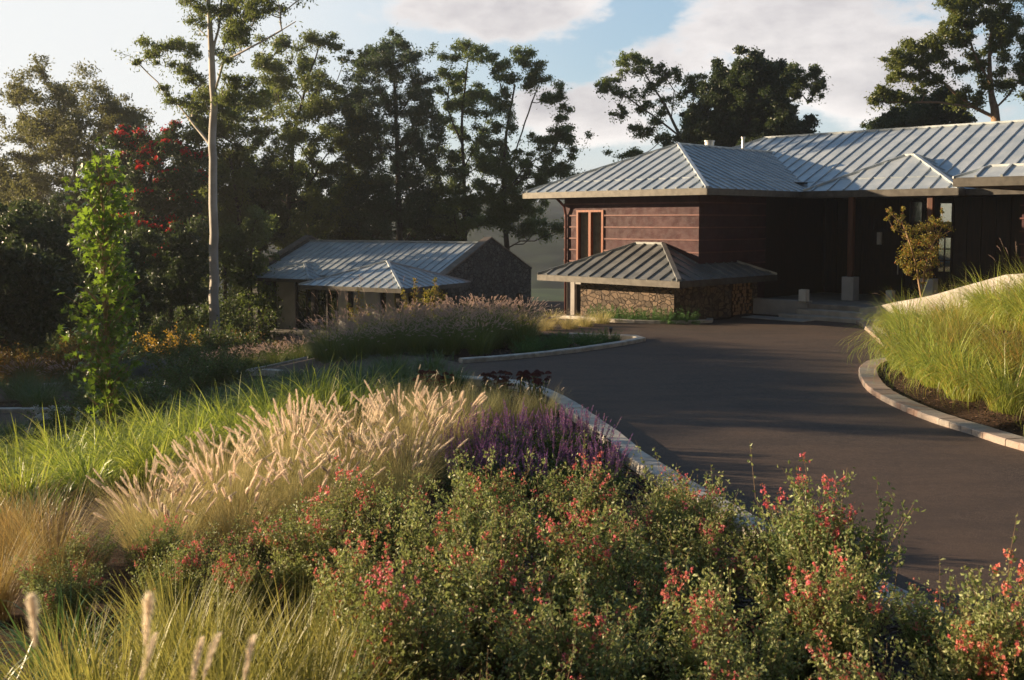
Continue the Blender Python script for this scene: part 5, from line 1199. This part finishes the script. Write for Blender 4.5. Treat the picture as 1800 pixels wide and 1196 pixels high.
def plant(name, kind, x, y, sc, label, cat, group=None, nvar=3, sz=None, rz=None):
    if name.endswith('grass'): name += '_clump'
    if name == 'zebra_grass_clump': sc *= .88
    if name in ('fountain_grass_clump',) and kind == 'fountain': sc *= .95
    pr = proto(kind, nvar); v = random.randrange(len(pr)); key = (name, kind, v)
    rot = random.uniform(0, 6.283) if rz is None else rz
    if key not in FIRST:
        e = empty(name, (x, y, H(x, y)), rot)
        for pn, me in pr[v]: link(pn, me, None, e)
        FIRST[key] = e
    else:
        e = copy_tree(FIRST[key]); e.name = name; e.location = (x, y, H(x, y)); e.rotation_euler = (0, 0, rot)
        for k in ('label', 'category', 'group'):
            if k in e.keys(): del e[k]
    e.scale = (sc, sc, sc*(sz or random.uniform(.92, 1.08)))
    tag(e, label, cat, group); return e
ORD = ['leftmost', 'second from the left', 'third from the left', 'fourth from the left', 'fifth from the left', 'sixth from the left', 'seventh from the left', 'eighth from the left', 'ninth from the left', 'tenth from the left', 'eleventh from the left', 'twelfth from the left', 'thirteenth from the left']
def rowplants(name, kind, rows, what, cat, group, **k):
    """rows: list of (row words, [(x,y,scale)...]); each label names the row and the place in it"""
    for words, pts in rows:
        pts = sorted(pts, key=lambda p: p[0]/p[1])
        for i, (x, y, s) in enumerate(pts):
            plant(name, kind if isinstance(kind, str) else kind[i % len(kind)], x, y, s, f'{what}, {ORD[i]} {words}', cat, group, **k)
def J(v, a=.12): return v+random.uniform(-a, a)

# 1 coral-flowered sage bushes: big separate bushes with dark gaps between them
SG = [('nearest the camera', [(-.1, 4.75, .92), (.95, 4.7, .9), (1.75, 4.8, .92)]),
      ('in the second row from the camera', [(-.55, 5.5, 1.15), (.35, 5.45, 1.22), (1.3, 5.55, 1.2), (2.6, 5.45, 1.22), (3.1, 5.0, .82)]),
      ('in the third row from the camera', [(-.9, 6.35, 1.25), (0, 6.3, 1.3), (.95, 6.4, 1.28), (1.95, 6.25, 1.22), (2.75, 6.2, .95)]),
      ('in the fourth row', [(-1.25, 7.2, 1.2), (-.4, 7.25, 1.3), (.55, 7.15, 1.28), (1.35, 7.3, 1.2), (2.15, 7.05, 1.38), (2.0, 7.75, .9)]),
      ('in the back row', [(-1.1, 8.15, 1.15), (-.25, 8.2, 1.22), (.6, 8.1, 1.25), (1.45, 8.1, 1.25)]),
      ('low behind the tall bushes', [(-1.0, 9.3, .7), (-.2, 9.4, .7), (.6, 9.3, .72), (1.35, 9.35, .72), (1.75, 9.7, .6)]),
      ('below the pink grass', [(-3.2, 7.35, .72), (-2.55, 7.3, .8), (-1.95, 7.2, .85), (-3.5, 8.0, .7), (-2.85, 8.15, .68), (-2.25, 8.1, .75), (-1.75, 8.3, .85)])]
SG = [(w, [(J(x, .06), J(y, .08), s*random.uniform(.96, 1.04)) for x, y, s in p]) for w, p in SG]
rowplants('sage_bush', ('sage', 'sage2', 'sage'), SG, 'coral-flowered sage bush', 'shrub', 'coral-flowered sage bushes in the foreground', nvar=4)
# 2 purple salvia
rows = [('in the front row', [(J(x, .1), J(11.2, .15), .95) for x in (-1.45, -1.05, -.6, -.2, .25, .7, 1.15)]), ('in the second row', [(J(x, .1), J(11.8, .15), 1.0) for x in (-1.3, -.85, -.4, .05, .5, 1.0)]), ('in the third row', [(J(x, .1), J(12.5, .15), 1.05) for x in (-.75, -.35, .1, .5, .9)]), ('in the back row', [(J(x, .1), J(13.3, .15), 1.05) for x in (-.45, 0, .45, .85)])]
rowplants('purple_salvia', 'salvia', rows, 'purple spiked salvia clump', 'flower', 'purple salvia clumps', nvar=3)
# 3 pale pink fountain grass
rows = [('in the front row', [(-3.05, 8.9, .86), (-2.55, 9.3, .92), (-3.45, 9.5, .84), (-1.9, 9.6, .86)]), ('in the second row', [(-3.0, 10.1, .95), (-2.35, 10.2, 1.0), (-1.7, 10.3, .98), (-1.15, 10.5, .85)]),
        ('in the third row', [(-3.1, 11.1, .95), (-2.4, 11.2, 1.05), (-1.75, 11.3, 1.0), (-1.2, 11.6, .95)]), ('in the back row', [(-2.6, 12.3, 1.0), (-2.0, 12.4, 1.02), (-1.4, 12.6, .98), (-.9, 12.8, .92)])]
rowplants('fountain_grass', 'fountain', rows, 'pale pink plumed fountain grass clump', 'grass', 'pale pink fountain grass clumps', nvar=4)
for i, (x, y, s, w) in enumerate(((-1.2, 14.0, 1, 'behind the purple salvia on its left'), (-.6, 14.2, .95, 'behind the middle of the purple salvia'), (-.05, 14.5, .95, 'between the purple salvia and the dark sedum heads'), (.4, 14.8, .85, 'leaning over the pale kerb'), (-.9, 15.2, 1, 'just left of the dark sedum heads'), (-1.6, 14.9, 1.05, 'at the left end of the blond tufts'), (-.35, 15.4, .9, 'right under the dark sedum heads'))):
    plant('fountain_grass', 'fountain_few', x, y, s*1.1, 'fine blond grass tuft with few plumes ' + w, 'grass', 'fine blond grass tufts', nvar=3)
# sedum
for i, (px, py) in enumerate(((752, 700), (770, 696), (858, 690), (893, 692), (915, 688), (935, 700), (949, 705), (883, 698), (790, 690))):
    q = onground(px, py); plant('sedum', 'sedum', q.x, J(16.6, .3), 1.0, 'dark maroon sedum with flat flower heads, ' + ORD[sorted((752, 770, 858, 893, 915, 935, 949, 883, 790)).index(px)], 'flower', 'dark sedums by the drive', nvar=3).scale *= .8
# 4 miscanthus, bright green, left
rows = [('in the front row', [(J(x), J(12.9, .15), .85) for x in (-7.2, -6.3, -5.4, -4.7)]), ('in the second row', [(J(x), J(13.9, .15), .95) for x in (-7.6, -6.8, -6.0, -5.2, -4.4, -3.6)]), ('in the third row', [(J(x), J(14.9, .15), 1.0) for x in (-8.2, -7.4, -6.6, -5.8, -5.0, -4.2, -3.4, -2.7)]),
        ('in the back row', [(J(x), J(15.9, .15), 1.05) for x in (-8.6, -7.8, -7.0, -6.2, -5.4, -4.6, -3.8, -3.1, -2.4)])]
rowplants('zebra_grass', 'zebra', rows, 'bright yellow-green arching grass clump', 'grass', 'bright arching grass clumps on the left', nvar=4)
# 5 orange sedge
for x, y, s, w in ((-3.8, 8.3, 1.25, 'largest, in the middle of the left edge'), (-4.35, 8.9, 1.2, 'behind the largest at the left edge'), (-3.45, 7.7, .85, 'small, right of the largest'), (-3.95, 7.6, 1.05, 'in front of the largest, cut by the left edge'), (-4.9, 9.7, .8, 'farthest back, below the bright green grass')):
    plant('sedge', 'sedge', x, y, s, 'orange-brown wispy sedge, ' + w, 'grass', 'orange sedges at the left edge', nvar=3)
# 6 straw-green tufts bottom left
for i, (x, y, s) in enumerate(((-1.55, 5.3, 1.15), (-1.05, 5.0, 1.1), (-.86, 5.7, 1.0), (-1.3, 5.95, 1.15), (-1.9, 5.95, 1.1), (-2.0, 5.0, 1.1), (-2.5, 5.6, 1.0), (-1.45, 4.6, .95), (-.95, 4.35, .85), (-2.2, 6.6, .95))):
    plant('straw_grass', 'straw', x, y, s, 'upright straw-green grass tuft, ' + ORD[sorted((-1.55, -1.05, -.86, -1.3, -1.9, -2.0, -2.5, -1.45, -.95, -2.2)).index(x)] + ' at the bottom left', 'grass', 'straw-green grass tufts at the bottom left', nvar=3)
for x, y, s, w in ((-2.75, 6.2, .95, 'above the straw tufts at the left edge'), (-2.3, 4.7, .85, 'in the bottom left corner'), (-2.95, 5.4, .9, 'cut by the left edge of the photo')):
    plant('broad_leaf_grass', 'wide', x, y, s, 'broad-bladed green grass ' + w, 'grass', None, nvar=2)
# 7 nearest plumes, out of focus
for x, y, s, w in ((-.9, 1.95, 1.22, 'nearest the lens at the bottom left corner'), (-.74, 1.95, 1.15, 'blurred at the bottom edge beside the corner one')):
    plant('fountain_grass', 'nearplume', x, y, s, 'brown plumed grass ' + w, 'grass', None, nvar=2)
# 8 dark green grass mass behind
rows = [('in the front row', [(J(x), J(17.3, .2), .9) for x in (-6.0, -5.1, -4.2, -3.3, -2.5, -1.8)]), ('in the middle row', [(J(x), J(18.5, .2), .95) for x in (-5.6, -4.7, -3.9, -3.1, -2.3)]), ('in the back row', [(J(x), J(19.7, .2), .95) for x in (-5.0, -4.1, -3.2, -2.4)])]
rowplants('green_grass', 'green', rows, 'shaded dark green grass clump', 'grass', 'shaded green grass clumps behind the bright ones', nvar=3)
for x, y in ((-1.6, 20.0), (-1.1, 18.3)): plant('green_grass', 'green', x, y, .8, 'small shaded grass clump at the tip of the bed beside the drive' if x > -1.3 else 'small shaded grass clump at the back tip of the bed', 'grass', nvar=3)
# 10 purple fountain grass on the island
rows = [('in the front row', [(J(x), J(22.9 + .25*abs(x+1), .12), .92) for x in (-3.6, -2.8, -2.1, -1.4, -.8)]), ('in the second row', [(J(x), J(24.1, .2), 1.05) for x in (-4.2, -3.4, -2.7, -2.0, -1.2, -.5, .1)]), ('in the third row', [(J(x), J(25.4, .2), 1.15) for x in (-4.6, -3.9, -3.2, -2.5, -1.8, -1.1, -.4, .2)]),
        ('in the back row', [(J(x), J(26.8, .2), 1.2) for x in (-5.0, -4.3, -3.6, -2.9, -2.2, -1.5, -.8, -.2)])]
rowplants('fountain_grass', 'purple', rows, 'dusky pink fountain grass clump on the island', 'grass', 'dusky fountain grass clumps on the island', nvar=4)
rows = [('beside the island', [(J(x), J(y, .1), .95) for x, y in ((.5, 26.9), (1.0, 27.8), (1.55, 28.3), (2.1, 28.9), (.6, 28.6), (1.2, 29.6), (2.6, 29.8), (.1, 29.4))])]
rowplants('fountain_grass', 'blond', rows, 'golden sunlit grass tuft', 'grass', 'golden grass tufts before the wing corner', nvar=3)
# 11 second purple drift beyond the lane
rows = [('in the front row', [(J(x), J(31.3, .15), .95) for x in (-9.4, -8.7, -8.0, -7.3, -6.6)]), ('in the back row', [(J(x), J(32.5, .15), 1.05) for x in (-9.6, -8.9, -8.1, -7.4, -6.6)])]
rowplants('fountain_grass', 'purple', rows, 'dusky fountain grass clump beyond the lane', 'grass', 'dusky fountain grass clumps beyond the lane', nvar=4)
# tall thin plumes before the cottage
for i, (px, s) in enumerate(((500, .95), (548, 1.15), (575, 1.1), (592, 1.0), (618, 1.0), (655, 1.1), (700, 1.0))):
    p = atY(px, 600, 29.5 if px > 590 else 34); plant('plume_grass', 'tallplume', p.x, p.y, s*1.2, 'tall thin stalked plume grass in front of the cottage, ' + ORD[i], 'grass', 'tall plume grasses before the cottage', nvar=2)
# 12 right mound
rows = []; nm_ = ['nearest the camera', 'in the second rank', 'in the third rank', 'in the fourth rank', 'in the fifth rank', 'in the sixth rank', 'in the seventh rank', 'in the eighth rank', 'in the ninth rank', 'in the tenth rank', 'in the eleventh rank', 'farthest from the camera']
ys = [13.6, 14.7, 15.8, 16.9, 18.0, 19.1, 20.3, 21.6, 22.9, 24.2, 25.4, 26.6]
for y, w in zip(ys, nm_):
    d0 = 1.05 if y < 17.4 else (.95 if y < 19.6 else (1.0 if y < 22.5 else .75)); x = kxr(y)+d0; xm = lerp_tab(y, WALLX)-.4 if y > 19.5 else min(kxr(y)+5.2, .52*y+1.2); pts = []
    while x < xm: pts.append((J(x, .1), J(y, .15), random.uniform(.82, 1.02)*(.72 if y > 25.5 else 1))); x += .8
    rows.append((w, pts[:13]))
rowplants('tall_green_grass', ('zebra_right', 'mound_mix', 'zebra_right'), rows, 'tall arching green grass on the right mound', 'grass', 'tall green grass clumps on the right mound', nvar=4)
for x, y, s, w in ((10.0, 20.3, 1.0, 'left one'), (10.25, 18.6, 1.1, 'right one')): plant('plume_grass', 'tallplume', x, y, s, 'rusty plume grass rising over the curved wall near the canopy column, ' + w, 'grass', nvar=2)
# 13 junipers
rows = [('against the stone wall', [(J(a, .05), J(b, .05), .85) for a, b in ((2.6, 31.3), (3.1, 30.7), (3.6, 30.2), (4.1, 29.9), (4.6, 29.75), (5.1, 29.75))]), ('on the tip of the island', [(J(x, .05), J(y, .05), .7) for x, y in ((.3, 22.9), (.6, 23.5), (1.1, 23.6), (1.2, 24.3), (1.8, 24.3), (1.9, 25.0), (2.4, 25.0), (.5, 24.4), (1.1, 25.1), (.2, 25.3))])]
rowplants('juniper', 'juniper', rows, 'low feathery green juniper', 'shrub', 'low junipers along the drive', nvar=3)
# 14 shaded garden at the left
def at(px, Y): return ((px-900)/FPX*Y*1.0)
SH = [('shrub', 315, 25.3, 1.15, 'round dark shrub right of the path at its bend'), ('shrub', 365, 25.0, 1.05, 'dark shrub beside the round one on the path edge'), ('shrub', 395, 23.6, .9, 'low dark shrub behind the bright grass'), ('shrub', 340, 23.0, .9, 'small dark shrub in front of the round shrub'),
 ('shrub', 245, 20.2, 1.0, 'glossy shrub at the foot of the young maple'), ('shrub', 205, 19.6, 1.05, 'dark shrub directly below the young maple'), ('shrub', 160, 20.4, .95, 'dark shrub left of the young maple trunk'), ('shrub', 275, 21.8, .8, 'small shrub by the lane right of the maple'),
 ('hydrangea', 90, 19.3, .85, 'grey-green bush with pale flowers at the left edge'), ('hydrangea', 130, 18.6, .8, 'grey-green bush with pale flowers left of the maple'), ('green', 30, 25.5, 1.1, None), ('green', 60, 24.4, 1.1, None), ('green', 15, 20.0, 1.0, None), ('green', 75, 26.0, 1.0, None), ('purple', 45, 27.0, 1.0, None), ('purple', 120, 27.2, .95, None), ('green', 150, 24.8, 1.0, None), ('green', 180, 25.6, 1.0, None),
 ('rust', 95, 31.0, 1.2, 'rust-tinged shrub behind the box light at the left'), ('rust', 125, 32.0, 1.3, 'rust-tinged shrub left of the maple crown'), ('rust', 25, 30.0, 1.3, 'rust-tinged shrub at the far left edge'), ('shrub', 60, 34.0, 1.6, 'big dark shrub below the dark trees at the left'), ('bigshrub', 0, 33.0, 2.3, 'big dark shrub at the very left edge'), ('rust', 150, 35.0, 1.5, 'big dark shrub behind the young maple'), ('shrub', 215, 36.0, 1.6, 'big dark shrub right behind the maple crown'),
 ('lavender', 225, 30.6, 1.15, None), ('lavender', 248, 30.9, 1.2, None), ('lavender', 272, 31.1, 1.2, None), ('lavender', 297, 31.3, 1.15, None), ('lavender', 318, 31.6, 1.0, None), ('lavender', 236, 31.8, 1.1, None), ('lavender', 262, 32.0, 1.1, None),
 ('bigshrub', 345, 36.2, 1.7, 'dark green hedge bush right of the yellow shrub'), ('bigshrub', 385, 36.6, 1.9, 'tall dark hedge bush left of the cottage'), ('bigshrub', 418, 37.0, 1.8, 'hedge bush beside the orange shrub'), ('shrub', 300, 35.0, 1.3, 'dark shrub in front of the yellow shrub'), ('shrub', 330, 34.6, 1.3, 'dark shrub in front of the hedge'), ('shrub', 465, 39.0, 1.2, 'dark shrub at the left corner of the cottage'),
 ('yellow', 303, 38.2, 1.75, 'brilliant yellow shrub lit by the sun left of the hedge'), ('bigshrub', 250, 41, 2.3, 'big dark undergrowth shrub behind the lavender'), ('bigshrub', 180, 43, 2.5, 'big dark undergrowth shrub deep behind the maple'), ('bigshrub', 110, 40, 2.3, 'big dark undergrowth shrub below the cypress'), ('bigshrub', 320, 45, 2.3, 'big dark shrub deep behind the yellow shrub'), ('bigshrub', 375, 47, 2.3, 'big dark shrub at the foot of the pale gum'), ('bigshrub', 430, 48, 2.4, 'big dark shrub behind the orange shrub'), ('bigshrub', 280, 49, 2.5, 'big dark shrub far back below the flame tree'), ('bigshrub', 215, 50, 2.5, 'big dark shrub far back right of the maple'), ('bigshrub', 350, 54, 2.8, 'big dark shrub far back left of the pale gum'), ('bigshrub', 140, 52, 2.8, 'big dark shrub far back left of the maple'), ('bigshrub', 60, 45, 2.8, 'big dark shrub far back at the left edge'), ('bigshrub', 455, 55, 2.6, 'big dark shrub behind the cottage gable'), ('bigshrub', 400, 60, 3.0, 'big dark shrub farthest back by the pale gum'), ('bigshrub', 0, 42, 2.6, 'big dark shrub behind the leafy tree at the left edge'),
 ('rust', 440, 37.6, 1.7, 'tall orange-leaved shrub at the left corner of the cottage'), ('rust', 496, 39.5, 1.3, 'small orange shrub before the cottage gable'), ('shrub', 600, 40.5, .8, 'low green bush under the cottage windows'),
 ('juniper', 345, 30.9, .6, 'small light green plant on the kerb beyond the lane, left'), ('juniper', 375, 31.1, .55, 'small light green plant on the kerb beyond the lane, middle'), ('juniper', 405, 31.2, .55, 'small light green plant on the kerb beyond the lane, right')]
cnt = {}
for kind, px, Y, s, lab in SH:
    x = at(px, Y); cnt[kind] = cnt.get(kind, 0)+1; i = sum(1 for k2, p2, *_ in SH if k2 == kind and p2 < px)
    if lab: plant({'shrub': 'shrub', 'rust': 'shrub', 'yellow': 'shrub', 'hydrangea': 'flowering_bush', 'bigshrub': 'hedge_shrub', 'juniper': 'juniper'}[kind], kind, x, Y, s, lab, 'shrub', nvar=2)
    elif kind == 'lavender': plant('lavender', kind, x, Y, s, f'blue-grey lavender clump beyond the lane, {ORD[i]}', 'flower', 'blue-grey lavender clumps', nvar=2)
    else: plant('green_grass' if kind == 'green' else 'fountain_grass', kind, x, Y, s, f'{"shaded green" if kind == "green" else "shaded plumed"} grass clump in the far left bed, {ORD[i]}', 'grass', 'shaded grass clumps in the far left bed', nvar=3)
for i, px in enumerate((574, 580, 587, 594, 601, 608)):
    p = Vector((at(px, 41.0), 41.0, 0)); e = plant('hydrangea', 'hydrangea', p.x-.1, J(40.6, .1), .42, f'white hydrangea at the planter before the cottage, {ORD[i]}', 'flower', 'white hydrangeas before the cottage', nvar=2); e.location.z = -2.35
# low ground cover between the beds (nobody could count it)
def cover():
    rg = np.random.default_rng(77); pts = []
    lanes = [drive_poly, [(-20, 20.2), (-10.6, 20.8), (-9.4, 21.2), (-9.4, 23.4), (-11.3, 23.7), (-20, 23.2)], [(-24, 36), (-8.8, 36.2), (-8.8, 38.6), (-24, 38.4)]]
    while len(pts) < 15000:
        u = rg.random()
        if u < .45: x, y = rg.uniform(-24, -4.6), rg.uniform(3, 20)
        elif u < .6: x, y = rg.uniform(-12, -1.5), rg.uniform(16.5, 22)
        else: x, y = rg.uniform(-34, -4), rg.uniform(28, 62)
        if y < 13 and x > -5.2: continue
        if any(inside2((x, y), L_) for L_ in lanes): continue
        if math.sin(x*1.7+math.sin(y*.9)*2)+math.sin(y*1.3+x*.6) < -1.1: continue
        pts.append((x, y, H(x, y)))
    P0 = np.array(pts); n = len(P0)*9; B = np.repeat(P0, 9, 0)+rg.normal(0, 1, (n, 3))*np.array([.12, .12, 0]); a = rg.uniform(0, 6.283, n); h = rg.uniform(.08, .32, n)
    D = np.stack([np.cos(a), np.sin(a), np.zeros(n)], 1)*(h*rg.uniform(.2, .8, n))[:, None]; Wv = np.stack([-np.sin(a), np.cos(a), np.zeros(n)], 1)*rg.uniform(.008, .022, n)[:, None]; Zv = np.zeros((n, 3)); Zv[:, 2] = h
    V = np.stack([B-Wv, B+Wv, B+D*.5+Zv*.7+Wv*.8, B+D*.5+Zv*.7-Wv*.8, B+D+Zv], 1).reshape(-1, 3); i = np.arange(n)*5
    q = np.stack([i, i+1, i+2, i+3], 1); t = np.stack([i+3, i+2, i+4], 1)
    o = link('ground_cover', npmesh('ground_cover', V, [q, t]), M['shrub_leaf']); tag(o, 'low mixed green ground cover between the garden beds on the left', 'ground cover', kind='stuff')
cover()
# slender young golden trees in front of the cottage
smalltree('pear_sapling', 'slender golden-leaved sapling with three shoots before the cottage render wall', 'tree', 632, 575, 38.5, [[(633, 590, .03), (631, 540, .02), (630, 505, .008)], [(633, 575, .02), (618, 545, .012), (610, 535, .006)], [(634, 575, .02), (648, 550, .012), (654, 535, .006)]],
  [(630, 510, 4, 7, 0), (631, 522, 5, 7, 0), (630, 535, 6, 7, 0), (632, 548, 8, 7, 0), (628, 560, 9, 7, 0), (636, 570, 8, 6, 0), (612, 537, 3, 4, 0), (618, 545, 4, 5, 0), (622, 556, 5, 5, 0), (652, 540, 3, 5, 0), (648, 552, 4, 5, 0), (643, 562, 5, 5, 0), (646, 572, 4, 5, 0)], 'gold_green_leaf', 'warm_bark', .085, .05, .5, .006)
smalltree('pear_sapling', 'tall narrow golden sapling at the front corner of the cottage porch roof', 'tree', 727, 570, 37.5, [[(729, 590, .03), (728, 530, .02), (729, 492, .006)], [(728, 575, .018), (715, 540, .01), (708, 515, .004)]],
  [(729, 494, 3, 6, 0), (729, 505, 4, 7, 0), (728, 518, 5, 7, 0), (730, 532, 6, 7, 0), (727, 545, 8, 7, 0), (730, 558, 8, 7, 0), (708, 514, 3, 4, 0), (711, 524, 3, 5, 0), (714, 536, 4, 6, 0), (718, 548, 5, 6, 0), (722, 560, 6, 6, 0)], 'gold_green_leaf', 'warm_bark', .085, .05, .55, .006)
smalltree('pear_sapling', 'rounder golden sapling right of the narrow one', 'tree', 764, 570, 37.0, [[(764, 592, .035), (763, 540, .022), (765, 498, .007)], [(764, 570, .02), (748, 530, .012), (744, 515, .005)], [(764, 570, .02), (778, 535, .012), (782, 520, .005)]],
  [(765, 493, 3, 5, 0), (766, 504, 4, 6, 0), (764, 516, 7, 6, 0), (752, 515, 6, 6, 0), (778, 520, 6, 6, 0), (745, 527, 6, 7, 0), (760, 530, 8, 7, 3), (776, 534, 7, 7, -3), (750, 543, 8, 7, 3), (768, 545, 8, 7, 0), (782, 545, 4, 6, 0), (758, 557, 9, 6, 0), (773, 558, 7, 5, 0), (783, 562, 4, 4, 0)], 'gold_green_leaf', 'warm_bark', .085, .05, .55, .006)

# ------------------------------------------------------------------ haze
hb_ = MB(); hb_.box((-1550, -305, -34), (3100, 0, 0), (0, 1860, 0), (0, 0, 34+30))
m = bpy.data.materials.new('haze'); m.use_nodes = True; nt = m.node_tree; nt.nodes.clear()
o_ = NN(nt, 'ShaderNodeOutputMaterial'); pv = NN(nt, 'ShaderNodeVolumePrincipled'); pv.inputs['Color'].default_value = (.86, .9, .95, 1); pv.inputs['Density'].default_value = HAZE; pv.inputs['Anisotropy'].default_value = .55
nt.links.new(pv.outputs[0], o_.inputs['Volume'])
if HAZE > 0: hz = hb_.build('haze', m); tag(hz, kind='stuff')
